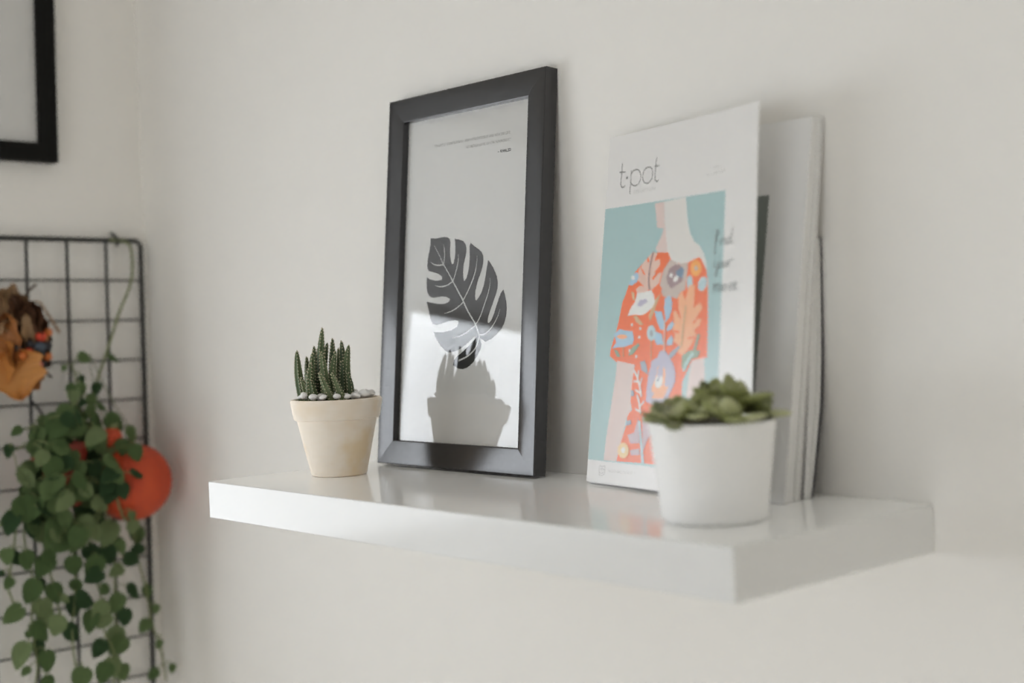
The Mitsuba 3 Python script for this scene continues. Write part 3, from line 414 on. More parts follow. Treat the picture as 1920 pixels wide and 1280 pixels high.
LEAN = 0.0932
FO = np.array([-0.6055, -0.0493, 0.0022])
AX = frame_axes(FO, [0.23527, 0.0003, 0], [0, math.sin(LEAN), math.cos(LEAN)])
FW, FH, FT, RW = 0.2353, 0.3691, 0.0147, 0.0241
for side, nm in zip('blrt', ['rail', 'rail_001', 'rail_002', 'rail_003']):
    rail(FW, FH, side, RW, FT, AX, 'black_moulding', 'picture_frame__' + nm)
lo, hw, hh = 0.020, FW - 0.040, FH - 0.040
add('picture_frame__backing', in_axes(AX, box(lo, lo + hw, lo, lo + hh, -FT + 0.0005, -0.0105)), 'board_back')
add('picture_frame__print', in_axes(AX, box(lo, lo + hw, lo, lo + hh, -0.0100, -0.0085)), 'art_paper')
add('picture_frame__glass', mesh_of(on_plane(AX, [(lo, lo), (lo + hw, lo), (lo + hw, lo + hh), (lo, lo + hh)], -0.0060, 1.0), [[0, 1, 2], [0, 2, 3]]), 'picture_glass')
leaf = Polygon(LEAF_OUTLINE).buffer(0)
for w, l in LEAF_VEINS:
    pts = spline(l, 5)
    wid = np.interp(np.linspace(0, 1, len(pts)), [0, 0.35, 1], [0.35, 1.0, 1.0]) * w
    leaf = leaf.difference(unary_union([LineString(pts[i:i + 2]).buffer(wid[i] / 2, 4) for i in range(len(pts) - 1)]))
PD = -0.0083
add('picture_frame__print__leaf_motif', sheet_uv(leaf, AX, PD), 'ink_black')
labels['picture_frame__print__leaf_motif'] = {'label': 'dark monstera leaf printed on the white sheet'}
def text_on(text, x_right, y, height, bold=False, italic=0.0, fit=None):
    m = meshkit.text_mesh(text, height, 0.00005, bold)
    v = m.vertices.copy()
    k = 1.0 if fit is None else fit / (v[:, 0].max() - v[:, 0].min())
    v[:, 0] *= k
    v[:, 0] += x_right - v[:, 0].max() + italic * v[:, 1]
    v[:, 1] += y
    v[:, 2] += PD
    return in_axes(AX, mesh_of(v, m.faces))
add('picture_frame__print__lettering', text_on('\u201cCLARITY, CONFIDENCE, AND PERSISTENCE ARE KEY IN LIFE,', 0.1815, 0.3157, 0.0026, italic=0.15, fit=0.1155), 'ink_grey')
add('picture_frame__print__lettering_001', text_on('SO NEVER GIVE UP ON YOURSELF.\u201d', 0.1818, 0.3090, 0.0026, italic=0.15, fit=0.066), 'ink_grey')
add('picture_frame__print__lettering_002', text_on('\u2013 KHALID', 0.1822, 0.2992, 0.0027, bold=True, fit=0.0185), 'ink_black')
tag('picture_frame', 'black picture frame with a monstera leaf print leaning on the wall above the shelf', 'picture frame')

# the black frame that hangs on the left wall
TILT = 0.020
ca, sa = math.cos(TILT), math.sin(TILT)
W2, H2, T2, R2 = 0.285, 0.385, 0.018, 0.0240
AX2 = frame_axes(np.array([XL + T2 + 0.0005, -0.1234, 0.3636]) - W2 * np.array([0, ca, -sa]), [0, ca, -sa], [0, sa, ca])
for side, nm in zip('blrt', ['rail', 'rail_001', 'rail_002', 'rail_003']):
    rail(W2, H2, side, R2, T2, AX2, 'black_wood', 'hanging_frame__' + nm)
add('hanging_frame__print', in_axes(AX2, box(0.02, W2 - 0.02, 0.02, H2 - 0.02, -0.014, -0.0095)), 'art_paper')
add('hanging_frame__glass', mesh_of(on_plane(AX2, [(0.02, 0.02), (W2 - 0.02, 0.02), (W2 - 0.02, H2 - 0.02), (0.02, H2 - 0.02)], -0.006, 1.0), [[0, 1, 2], [0, 2, 3]]), 'picture_glass')
tag('hanging_frame', 'black framed white print hanging on the left wall above the wire grid', 'picture frame')

# ------------------------------------------------------------------ cactus in a clay pot
P1 = np.array([-0.5692, -0.1204, 0.0])
RIMZ = 0.0735
prof = [(0, 0), (0.0250, 0), (0.0262, 0.0006), (0.0268, 0.0020), (0.0382, 0.0535), (0.0400, 0.0540), (0.0412, 0.0552), (0.0440, 0.0705), (0.0438, 0.0724), (0.0428, RIMZ), (0.0405, RIMZ + 0.0002), (0.0392, 0.0722), (0.0385, 0.0640), (0.0350, 0.0560), (0, 0.0560)]
pot = lathe(prof, 120)
r = np.linalg.norm(pot.vertices[:, :2], axis=1, keepdims=True)
pot.vertices[:, :2] *= 1 + 0.010 * (meshkit.noise(pot.vertices * 60, 3)[:, None] - 0.5)
pot.apply_translation(P1)
add('potted_cactus__pot', pot, 'terracotta', smooth=40)
labels['potted_cactus__pot'] = {'label': 'pale clay pot with a thick rim'}
sm = lathe([(0, 0.0665), (0.020, 0.0668), (0.0386, 0.0655), (0.0386, 0.0600), (0, 0.0600)], 48)
sm.apply_translation(P1)
add('potted_cactus__soil', sm, 'soil', smooth=40)

def cactus_stem(base, tip, w, seed):
    """A five-ribbed column with a blunt tip; returns (skin, spine tufts)."""
    rnd = np.random.default_rng(seed)
    base, tip = np.asarray(base, float), np.asarray(tip, float)
    ax = tip - base
    L = np.linalg.norm(ax)
    ax /= L
    base = base - ax * 0.012
    L += 0.012
    n, m, ribs = 26, 50, 5
    x = np.cross(ax, [0.3, 0.9, 0.1]); x /= np.linalg.norm(x); y = np.cross(ax, x)
    ph = rnd.uniform(0, 6.28)
    bend = rnd.normal(0, 0.0018, 2)
    v = []
    a = np.linspace(0, 2 * np.pi, m, endpoint=False)
    tt = np.linspace(0, 1, n) ** 0.85
    rad = lambda t: w * (0.86 + 0.14 * math.sin(3.0 * t + 0.6)) * max(0.0, 1 - t ** 3.6) ** 0.52
    star = lambda q: 1 - 0.34 * (0.5 - 0.5 * np.cos(ribs * q)) ** 0.8
    cen = lambda t: base + ax * L * t + (x * bend[0] + y * bend[1]) * math.sin(math.pi * t)
    for t in tt:
        r = rad(t) * star(a) * (1 + 0.035 * np.cos(a * ribs) * math.cos(t * L / 0.0042 * 6.28))
        tw = a + ph + 0.25 * t
        v.append(cen(t) + r[:, None] * (np.cos(tw)[:, None] * x + np.sin(tw)[:, None] * y))
    v = np.vstack(v)
    f = []
    i = np.arange(m)
    for k in range(n - 1):
        f += [np.stack([k * m + i, k * m + (i + 1) % m, (k + 1) * m + (i + 1) % m], 1), np.stack([k * m + i, (k + 1) * m + (i + 1) % m, (k + 1) * m + i], 1)]
    skin = mesh_of(v, np.vstack(f))
    tufts = []
    for q in range(ribs):
        for s in np.arange(0.006 + 0.0011 * (q * 2 % 3) , L - 0.0005, 0.0031):
            s = min(L - 0.0004, s + rnd.uniform(-0.0005, 0.0005))
            t = s / L
            ang = 2 * np.pi * q / ribs + ph + 0.25 * t
            d = np.cos(ang) * x + np.sin(ang) * y
            c = cen(t) + d * (rad(t) * 1.0)
            b = trimesh.creation.icosphere(subdivisions=0, radius=0.00065)
            b.apply_translation(c)
            tufts.append(b)
            for _ in range(4):
                e = d + rnd.normal(0, 0.75, 3)
                e /= np.linalg.norm(e)
                o = np.cross(e, ax + 0.01) ; o /= np.linalg.norm(o) + 1e-9
                tufts.append(mesh_of([c + o * 0.00013, c - o * 0.00013, c + e * rnd.uniform(0.0012, 0.0024)], [[0, 1, 2], [0, 2, 1]]))
    return skin, join(tufts)
for i, (bx, by, bz, tx, ty, tz, w) in enumerate(STEMS):
    skin, tufts = cactus_stem(P1 + np.array([bx, by, bz]) / 1000, P1 + np.array([tx, ty, tz]) / 1000, w / 1000 * 0.98, 100 + i)
    k = 'potted_cactus__' + num('stem', i)
    add(k, skin, f'cactus_skin_{(0, 2, 0, 2, 2, 0, 0, 1, 0, 2, 0, 1, 1, 0, 1, 2, 2, 0, 2, 0, 2)[i % 21]}', smooth=True)
    add(k + '__spines', tufts, 'spine_fuzz')
    labels[k + '__spines'] = {'kind': 'stuff'}
tag('potted_cactus', 'clustered green columnar cactus in a pale clay pot on the left of the shelf', 'potted plant')

rnd = random.Random(11)
pebbles = []
tries = 0
bases = [np.array(s[:2]) / 1000 for s in STEMS]
while len(pebbles) < 44 and tries < 6000:
    tries += 1
    a, r = rnd.uniform(0, 6.283), math.sqrt(rnd.uniform(0.0, 1)) * 0.0350
    q = np.array([r * math.cos(a), r * math.sin(a)])
    s = rnd.uniform(0.0036, 0.0056)
    if min(np.linalg.norm(q - b) for b in bases) < 0.0046 + s * 0.55:
        continue
    if all(np.linalg.norm(q - p[0]) > (s + p[1]) * 0.93 for p in pebbles):
        pebbles.append((q, s))
for i, (q, s) in enumerate(pebbles):
    m = trimesh.creation.icosphere(subdivisions=2, radius=1.0)
    m.vertices *= (1 + 0.14 * (meshkit.noise(m.vertices * 1.3 + i * 7.7, 5)[:, None] - 0.5))
    m.vertices *= np.array([1.0, rnd.uniform(0.72, 0.95), rnd.uniform(0.55, 0.75)]) * s
    m.vertices = m.vertices @ rot([0, 0, 1], rnd.uniform(0, 3.1)).T @ rot([1, 0, 0], rnd.uniform(-0.5, 0.5)).T
    lift = 0.0706 - m.vertices[:, 2].min() + (0.0024 if np.linalg.norm(q) < 0.030 else 0.0034) + rnd.uniform(-0.0006, 0.0010)
    m.apply_translation((P1[0] + q[0], P1[1] + q[1], lift))
    add(num('pebble', i), m, f'pebble_stone_{i % 3}', smooth=True)
    tag(num('pebble', i), 'small rounded white pebble on the soil of the clay cactus pot', 'pebble', 'white pebbles in the cactus pot')

# ------------------------------------------------------------------ succulent in a white pot
P2 = np.array([-0.0827, -0.1419, 0.0])
RZ = 0.0688
prof = [(0, 0), (0.0320, 0), (0.0345, 0.0007), (0.0360, 0.0026), (0.0369, 0.0060), (0.0438, RZ - 0.0010), (0.0437, RZ - 0.0002), (0.0430, RZ), (0.0416, RZ), (0.0408, RZ - 0.0008), (0.0395, 0.0560), (0, 0.0560)]
pm = lathe(prof, 120)
pm.apply_translation(P2)
add('potted_succulent__pot', pm, 'glazed_ceramic', smooth=40)
labels['potted_succulent__pot'] = {'label': 'plain white ceramic pot'}
sm = lathe([(0, 0.0640), (0.020, 0.0635), (0.0400, 0.0615), (0.0398, 0.0575), (0, 0.0575)], 48)
sm.apply_translation(P2)
add('potted_succulent__soil', sm, 'soil', smooth=40)

def fleshy_leaf(L, W, H, curl, n=12, m=12):
    """A thick pointed leaf along +x, its face to +z."""
    v = []
    for i, t in enumerate(np.linspace(0, 1, n)):
        w = W * (0.30 + 0.70 * math.sin(math.pi * min(1, t * 1.15) ** 0.9)) * max(0, 1 - t ** 6) ** 0.5 if t < 1 else 0
        w = W * (0.35 * (1 - t) + math.sin(math.pi * t ** 0.95) ** 0.62) * 0.5 if 0 < t < 1 else (0.18 * W if t == 0 else 0.0)
        h = H * (0.55 + 0.45 * math.sin(math.pi * t)) * (1 if t < 0.9 else (1 - t) * 10 * 0.9 + 0.05)
        for q in np.linspace(0, 2 * np.pi, m, endpoint=False):
            y, z = w * math.cos(q), h * 0.5 * math.sin(q)
            z += 0.25 * y * y / max(W, 1e-6)
            v.append((L * t, y, z + curl * L * t * t))
    f = []
    for i in range(n - 1):
        for j in range(m):
            a, b, c, d = i * m + j, i * m + (j + 1) % m, (i + 1) * m + (j + 1) % m, (i + 1) * m + j
            f += [[a, b, c], [a, c, d]]
    return mesh_of(v, f)
rnd = random.Random(4)
count = 0
heads = [(0.001, 0, 0.015), (0.019, 0.004, 0.014), (-0.019, 0.008, 0.006), (0.006, 0.023, 0.008), (0.008, -0.021, 0.006), (-0.017, -0.017, 0.004), (0.028, -0.014, 0.004), (0.026, 0.020, 0.006), (-0.029, 0.001, 0.003), (-0.010, 0.028, 0.004), (-0.005, -0.032, 0.002)]
for hx, hy, hz in heads:
    outward = math.atan2(hy, hx)
    nl = 7 if math.hypot(hx, hy) < 0.024 else 6
    for j in range(nl):
        a = 2.399 * j + outward + rnd.uniform(-0.3, 0.3)
        el = rnd.uniform(0.35, 0.85) if j < 4 else rnd.uniform(0.8, 1.3)
        el -= 0.55 * max(0, math.cos(a - outward)) * (math.hypot(hx, hy) / 0.03) * 0.9
        L = rnd.uniform(0.020, 0.029) * (1.0 if j < 4 else 0.8)
        m = fleshy_leaf(L, rnd.uniform(0.0118, 0.0155), rnd.uniform(0.0042, 0.0060), rnd.uniform(-0.35, 0.15))
        R = rot([0, 0, 1], a) @ rot([0, 1, 0], -el)
        m.vertices = m.vertices @ R.T + P2 + np.array([hx, hy, 0.0655 + hz])
        add('potted_succulent__' + num('leaf', count), m, f'succulent_skin_{rnd.choice([0, 0, 1, 1, 2])}', smooth=True)
        count += 1
tag('potted_succulent', 'low green succulent in a white pot before the magazines on the shelf', 'potted plant')

# ------------------------------------------------------------------ magazines
HC, WC = 0.297, 0.210
CQ = (-0.3058, -0.0464, 0.0226, 0.1302, 0.1763, 0.3679, 0.1414)
def cover_at(uv, d=0.0, z0=0.0022):
    """Points (u, v in mm) of the opened cover, which bends away from its spine, lifted by d metres towards the front."""
    uv = np.asarray(uv, float) / 1000
    ax_, ay_, wx, wy, t0, k, tv = CQ
    s = (np.arange(24) + 0.5) / 24
    th = t0 + k * s[None] * uv[:, :1] + tv * (uv[:, 1:2] / HC - 0.5) * (s[None] * uv[:, :1] / WC)
    x, y = np.cos(th).mean(1) * uv[:, 0], -np.sin(th).mean(1) * uv[:, 0]
    te = t0 + k * uv[:, 0] + tv * (uv[:, 1] / HC - 0.5) * uv[:, 0] / WC
    w = np.array([wx, wy, 1.0]); w /= np.linalg.norm(w)
    out = np.stack([ax_ + x, ay_ + y, np.full(len(x), z0)], 1) + uv[:, 1:2] * w
    return out + d * np.stack([-np.sin(te), -np.cos(te), te * 0 + 0.13], 1)

def cover_sheet(u0, u1, v0, v1, nu=43, nv=23, thick=0.0005):
    U, V = np.meshgrid(np.linspace(u0, u1, nu), np.linspace(v0, v1, nv), indexing='ij')
    g = np.stack([U.ravel(), V.ravel()], 1)
    v = np.vstack([cover_at(g), cover_at(g, -thick)])
    f, N = [], nu * nv
    for i in range(nu - 1):
        for j in range(nv - 1):
            a, b, c, d = i * nv + j, (i + 1) * nv + j, (i + 1) * nv + j + 1, i * nv + j + 1
            f += [[a, b, c], [a, c, d], [N + a, N + c, N + b], [N + a, N + d, N + c]]
    rim = [i * nv for i in range(nu)] + [(nu - 1) * nv + j for j in range(1, nv)] + [i * nv + nv - 1 for i in range(nu - 2, -1, -1)] + [j for j in range(nv - 2, 0, -1)]
    for a, b in zip(rim, rim[1:] + rim[:1]):
        f += [[a, N + a, N + b], [a, N + b, b]]
    return mesh_of(v, f)

def on_cover(poly, d):
    """The polygon (mm) laid on the bent cover, cut into strips so that it follows the bend."""
    vs, fs, at = [], [], 0
    x0, y0, x1, y1 = poly.bounds
    for a in np.arange(math.floor(x0 / 10) * 10, x1, 10.0):
        for c in np.arange(math.floor(y0 / 27) * 27, y1, 27.0):
            v, f = flat(poly.intersection(sbox(a, c, a + 10.0, c + 27.0)))
            if len(f):
                vs.append(v); fs.append(f + at); at += len(v)
    return cover_at(np.vstack(vs), d), np.vstack(fs)

INK = dict(orange=(0.86, 0.17, 0.055), blush=(0.72, 0.58, 0.54), cream=(0.74, 0.715, 0.68), pale_pink=(0.78, 0.53, 0.44), taupe=(0.58, 0.48, 0.43), mauve=(0.36, 0.25, 0.26), slate=(0.19, 0.27, 0.37),
           slate_pale=(0.36, 0.40, 0.46), white=(0.80, 0.79, 0.76), amber=(0.92, 0.40, 0.10), pale_blue=(0.50, 0.64, 0.68), sky=(0.40, 0.56, 0.70), tan=(0.66, 0.43, 0.24), lavender=(0.50, 0.47, 0.58),
           peach=(0.90, 0.44, 0.24), grey=(0.36, 0.38, 0.40), sage=(0.28, 0.37, 0.27), aqua=(0.42, 0.60, 0.58), mauve_pale=(0.55, 0.42, 0.45), butter=(0.86, 0.60, 0.30), panel=(0.39, 0.55, 0.555))
class Print:
    def __init__(self): self.v, self.f, self.c, self.n = [], [], [], 0
    def put(self, v, f, color):
        self.v.append(v); self.f.append(np.asarray(f) + self.n); self.c.append(np.tile(color, (len(v), 1))); self.n += len(v)
    def done(self, key, mat):
        add(key, mesh_of(np.vstack(self.v), np.vstack(self.f)), mat, color=np.vstack(self.c))

add('magazine__cover', cover_sheet(0, 210, 0, 297), 'cover_stock', smooth=30)
labels['magazine__cover'] = {'label': 'white front cover bent open, printed with a figure in a flowered dress'}
art = Print()
PANEL_POLY = Polygon([(0.4, 18.6), (169.5, 18.6), (169.5, 234.6), (0.4, 234.6)])
art.put(*on_cover(PANEL_POLY, 0.00009), INK['panel'])
for i, (c, pts) in enumerate(COVER_SHAPES):
    g = Polygon(pts).buffer(0).intersection(PANEL_POLY)
    if g.area > 0.5:
        art.put(*on_cover(g, 0.00012 + i * 0.000006), INK[c])
for i, (c, w, pts) in enumerate(COVER_LINES):
    art.put(*on_cover(LineString(spline(pts, 5)).buffer(w / 2, 4), 0.00050 + i * 0.000003), INK[c])
art.done('magazine__cover__illustration', 'cover_print')
ink = Print()
for l in LOGO:
    ink.put(*on_cover(LineString(spline(l, 6)).buffer(0.42, 4), 0.0001), (0.05, 0.05, 0.05))
ink.put(*on_cover(LineString([LOGO_DOT, (LOGO_DOT[0] + 0.1, LOGO_DOT[1])]).buffer(1.15, 8), 0.0001), (0.05, 0.05, 0.05))
for l in SCRIPT_STROKES:
    ink.put(*on_cover(LineString(spline(l, 5)).buffer(0.34, 4), 0.00055), (0.27, 0.29, 0.29))
for l in CREST:
    ink.put(*on_cover(LineString(l).buffer(0.30, 4), 0.0001), (0.50, 0.49, 0.48))
m = meshkit.text_mesh('COLLECTION', 2.6, 0.001)
v = m.vertices[:, :2].copy()
(ax0, ay0), (ax1, ay1) = COLLECTION
v[:, 0] = ax0 + (v[:, 0] - v[:, 0].min()) / np.ptp(v[:, 0]) * (ax1 - ax0)
v[:, 1] = ay0 + (v[:, 1] - v[:, 1].min())
keep = m.face_normals[:, 2] > 0.5
ink.put(cover_at(v, 0.0001), m.faces[keep], (0.52, 0.51, 0.49))
wob = random.Random(2)
def small_print(p, q, h, n):
    """A line of print too small to read in the photograph: short upright and round strokes."""
    p, q = np.array(p), np.array(q)
    for i in range(n):
        o = p + (q - p) * (i + 0.3) / n
        s = np.linalg.norm(q - p) / n * 0.6
        if wob.random() < 0.14: continue
        l = [(o[0], o[1] + h), (o[0], o[1]), (o[0] + s, o[1]), (o[0] + s, o[1] + h * wob.uniform(0.4, 1))][:wob.choice([2, 3, 4])]
        ink.put(*on_cover(LineString(l).buffer(0.16, 2), 0.0001), (0.52, 0.51, 0.49))
small_print(TINY[0], TINY[1], 1.5, 9)
small_print(TINY[2], TINY[3], 1.8, 10)
small_print(IMPRINT[0], IMPRINT[1], 1.8, 22)
ink.done('magazine__cover__lettering', 'cover_print')

# the page block: between a front and a back surface; s runs from the spine to the fore edge, t up the height
ZH = 0.286
def front_y(s, t):
    return (1 - s) * ((1 - t) * -0.0444 + t * -0.0090) + s * ((1 - t) * -0.0598 + t * -0.0128) - 0.0020 * math.sin(math.pi * s) * (1 - t)
def back_y(s, t):
    return (1 - s) * ((1 - t) * -0.0350 + t * -0.0016) + s * ((1 - t) * -0.0335 + t * -0.0008)
def edge_x(s, t, q):
    left = -0.3050 + 0.0066 * t
    right = (1 - q) * ((1 - t) * -0.0862 + t * -0.0836) + q * ((1 - t) * -0.0915 + t * -0.0822)
    return left * (1 - s) + right * s
def slab(q0, q1, dx=0.0, dz=0.0, ns=18, nt=14, x_of=edge_x, fy=front_y, by=back_y, zh=ZH):
    v, f = [], []
    for q in (q0, q1):
        for i in range(ns):
            for j in range(nt):
                s, t = i / (ns - 1), j / (nt - 1)
                v.append((x_of(s, t, q) + dx * s, fy(s, t) * (1 - q) + by(s, t) * q, (zh + dz) * t + 0.0004))
    N = ns * nt
    for i in range(ns - 1):
        for j in range(nt - 1):
            a, b, c, d = i * nt + j, (i + 1) * nt + j, (i + 1) * nt + j + 1, i * nt + j + 1
            f += [[a, b, c], [a, c, d], [N + a, N + c, N + b], [N + a, N + d, N + c]]
    rim = [i * nt for i in range(ns)] + [(ns - 1) * nt + j for j in range(1, nt)] + [i * nt + nt - 1 for i in range(ns - 2, -1, -1)] + [j for j in range(nt - 2, 0, -1)]
    for a, b in zip(rim, rim[1:] + rim[:1]):
        f += [[a, N + a, N + b], [a, N + b, b]]
    return mesh_of(v, f)
for i, (a, b, dx) in enumerate([(0.03, 0.27, 0.0), (0.295, 0.60, -0.0007), (0.62, 0.80, 0.0003), (0.815, 0.955, -0.0006)]):
    add('magazine__' + num('page_section', i), slab(a, b, dx), 'page_edges', smooth=30)
add('magazine__page', slab(0.0, 0.022, 0.0002), 'page_paper', smooth=30)
labels['magazine__page'] = {'label': 'first inside page with a dark green picture'}
add('magazine__back_cover', slab(0.967, 1.0, 0.0008, 0.0006), 'cover_stock', smooth=30)
def on_page(pts, d):
    """(x as a fraction s from spine to fore edge, t up) on the front of the first page."""
    return np.array([(edge_x(s, t, 0), front_y(s, t) - d, ZH * t + 0.0004) for s, t in pts])
pic = Print()
def page_rect(s0, s1, t0, t1, color, d):
    g = [(s, t) for s in np.linspace(s0, s1, 8) for t in np.linspace(t0, t1, 8)]
    f = []
    for i in range(7):
        for j in range(7):
            a = i * 8 + j
            f += [[a, a + 8, a + 9], [a, a + 9, a + 1]]
    pic.put(on_page(g, d), f, color)
PS, PT0, PT1 = 0.835, 0.10, 0.805
page_rect(0.12, PS, PT0, PT1, (0.225, 0.255, 0.235), 0.00015)
for s0, s1, t0, t1, c in [(0.60, 0.765, 0.33, 0.36, (0.45, 0.02, 0.05)), (0.58, 0.755, 0.40, 0.44, (0.48, 0.03, 0.06)), (0.56, 0.76, 0.363, 0.398, (0.13, 0.20, 0.24)), (0.50, 0.755, 0.22, 0.325, (0.03, 0.02, 0.02)), (0.45, 0.70, 0.12, 0.22, (0.30, 0.04, 0.05))]:
    page_rect(s0, s1, t0, t1, c, 0.00025)
pic.done('magazine__page__picture', 'page_print')
tag('magazine', 'open white magazine with a flowered-dress cover picture standing at the right of the shelf', 'magazine')

# a smaller magazine with dark covers behind it
ZH2 = 0.196
bz = [0, 0.025, 0.0685, 0.105, 0.1332, 0.2]
bv = [-0.0194, -0.0134, -0.0042, -0.0014, -0.0008, -0.0008]
f2 = lambda s, t: (1 - s) * (-0.0330 + 0.112 * ZH2 * t) + s * (-0.0326 + 0.1135 * ZH2 * t) + 0.0002
b2 = lambda s, t: float(np.interp(t * ZH2, bz, bv)) - 0.0010 * (1 - s) * (1 - t)
x2 = lambda s, t, q: -0.2360 * (1 - s) + ((-0.0908) * (1 - t) + (-0.0884) * t) * s
kw = dict(x_of=x2, fy=f2, by=b2, zh=ZH2, nt=24)
add('small_magazine__cover', slab(0.0, 0.075, 0.0006, 0.0, **kw), 'dark_cover', smooth=30)
for i, (a, b, dx) in enumerate([(0.09, 0.34, 0.0), (0.36, 0.62, -0.0006), (0.64, 0.87, 0.0)]):
    add('small_magazine__' + num('page_section', i), slab(a, b, dx, -0.0008, **kw), 'page_edges', smooth=30)
add('small_magazine__back_cover', slab(0.89, 1.0, 0.0006, 0.0, **kw), 'dark_cover', smooth=30)
tag('small_magazine', 'smaller dark-covered magazine squeezed between the large magazine and the wall', 'magazine')

# ------------------------------------------------------------------ the wire grid on the left wall
GT = 0.016
g0 = np.array([XL + 0.012, -0.0125, 0.2646])
ge, gu = np.array([0, math.cos(GT), -math.sin(GT)]), np.array([0, math.sin(GT), math.cos(GT)])
def grid_pt(h, v, off=0.0):
    """h metres to the left of the grid's right edge, v metres below its top."""
    return g0 - ge * h - gu * v + np.array([off, 0, 0])
CELL, NH, NV = 0.0533, 7, 13
GW, GH = CELL * NH, CELL * 0.985 * NV
wires = []
corner = 0.006
loop = [grid_pt(corner, 0), grid_pt(GW - corner, 0), grid_pt(GW, corner), grid_pt(GW, GH - corner), grid_pt(GW - corner, GH), grid_pt(corner, GH), grid_pt(0, GH - corner), grid_pt(0, corner), grid_pt(corner, 0)]
add('wire_grid__rim', tube(loop, 0.0032, 10), 'wire_black', smooth=50)
labels['wire_grid__rim'] = {'label': 'thicker outer wire of the grid'}
k = 0
for i in range(1, NH):
    add('wire_grid__' + num('wire', k), tube([grid_pt(i * CELL - 0.003, 0, 0.0022), grid_pt(i * CELL - 0.003, GH, 0.0022)], 0.0021, 8), 'wire_black', smooth=50); k += 1
for j in range(1, NV):
    add('wire_grid__' + num('wire', k), tube([grid_pt(0, j * CELL * 0.985, -0.0018), grid_pt(GW, j * CELL * 0.985, -0.0018)], 0.0014, 8), 'wire_black', smooth=50); k += 1
for i, h in enumerate((0.035, 0.30)):
    hk = [grid_pt(h, -0.010, -0.0118), grid_pt(h, -0.004, 0.002), grid_pt(h, 0.003, 0.0048), grid_pt(h, 0.0065, 0.001)]
    add('wire_grid__' + num('hook', i), tube(spline(hk, 4), 0.0022, 8), 'wire_black', smooth=50)
tag('wire_grid', 'black wire grid panel mounted on the left wall under the hanging frame', 'wire grid')

# ------------------------------------------------------------------ trailing plant on the grid
W0 = np.array([XL, 0, 0])
mm = lambda q: W0 + np.array(q[:3], float) / 1000
GOURD, GOURD_R = mm((68, -68.5, -47)), 0.0510
def clear_of_gourd(p, gap):
    """The point, pushed out of the round gourd to its side that faces the room."""
    out = np.array([0.78, -0.60, 0.15])
    p = np.array(p, float)
    while np.linalg.norm(p - GOURD) < GOURD_R + gap:
        p = p + 0.002 * out
    return p
def heart_leaf(L, W, fold, droop, seed, n=9, m=8):
    """A broad pointed leaf along +x, face to +z, both halves slightly raised; a closed thin sheet is not needed."""
    rr = np.random.default_rng(seed)
    v = []
    for i, t in enumerate(np.linspace(0, 1, n)):
        w = W * 0.5 * (math.sin(math.pi * t ** 0.62) ** 0.72 if 0 < t < 1 else 0.0)
        if i == 0: w = W * 0.10
        for j, q in enumerate(np.linspace(-1, 1, m)):
            y = w * q
            back = -0.10 * L * abs(q) ** 2 * max(0, 1 - t * 3.0)
            v.append((L * t + back, y, fold * abs(y) - droop * L * t * t + 0.02 * L * math.sin(5 * t + 3 * q + seed)))
    f = []
    for i in range(n - 1):
        for j in range(m - 1):
            a, b, c, d = i * m + j, (i + 1) * m + j, (i + 1) * m + j + 1, i * m + j + 1
            f += [[a, b, c], [a, c, d]]
    return mesh_of(v, f)
paths = [np.array([clear_of_gourd(p, 0.003) for p in spline([mm(q) for q in v], 10)]) for v in VINES]
cloud = np.vstack(paths)
petiole = {i: [] for i in range(len(paths))}
owner = np.concatenate([[i] * len(p) for i, p in enumerate(paths)])
rr = np.random.default_rng(21)
extra = []
for _ in range(88):                                        # the mass of leaves in front of the pots
    a = rr.uniform(0, 6.28); q = math.sqrt(rr.uniform(0, 1))
    extra.append((rr.uniform(62, 122), -163 + 52 * q * math.cos(a), -34 + 84 * q * math.sin(a), rr.uniform(18, 27), rr.uniform(-1.3, 1.3), rr.uniform(-.8, .8), rr.uniform(-.8, .9)))
for i, (lx, ly, lz, ln, ang, t1, t2) in enumerate(list(LEAVES) + extra):
    c = clear_of_gourd(mm((lx, ly, lz)), 0.009)
    L = ln / 1000 * 1.14
    down = np.array([0, math.sin(ang), -math.cos(ang)])
    nrm = np.array([0.78, -0.40, 0.45]) + np.array([0.0, t1 * 0.9, t2 * 0.8])
    down = down + np.array([0.22 * math.sin(i * 1.7), 0, 0])
    nrm -= down * (nrm @ down) / (down @ down)
    nrm /= np.linalg.norm(nrm); down /= np.linalg.norm(down)
    side = np.cross(nrm, down)
    m = heart_leaf(L, L * rr.uniform(0.74, 0.92), rr.uniform(0.05, 0.30), rr.uniform(0.02, 0.22), i)
    v = m.vertices
    base = c - down * L * 0.48
    m.vertices = base + v[:, :1] * down + v[:, 1:2] * side + v[:, 2:3] * nrm
    depth_in = lx < 62
    add('trailing_plant__' + num('leaf', i), m, f'vine_leaf_{int(rr.choice([0, 1, 2, 3], p=[0.36, 0.30, 0.20, 0.14]))}', smooth=True)
    near = int(np.argmin(np.linalg.norm(cloud - base, axis=1)))
    if np.linalg.norm(cloud[near] - base) < 0.075:
        mid = (cloud[near] + base) / 2 + np.array([0.003, 0, 0.005])
        petiole[owner[near]].append(tube(spline([cloud[near], mid, base + down * 0.001], 4), 0.0007, 5))
for i, p in enumerate(paths):
    add('trailing_plant__' + num('stem', i), join([tube(p, 0.0013 if i != 5 else 0.0017, 7)] + petiole[i]), 'vine_stem', smooth=50)
hp = lathe([(0, -0.050), (0.024, -0.050), (0.027, -0.047), (0.034, 0.018), (0.036, 0.020), (0.036, 0.028), (0.033, 0.029), (0.031, 0.014), (0, 0.012)], 48)
hp.apply_translation(mm((58, -158, -18)))
add('trailing_plant__pot', hp, 'red_pot', smooth=40)
labels['trailing_plant__pot'] = {'label': 'dark red pot mostly hidden by leaves'}
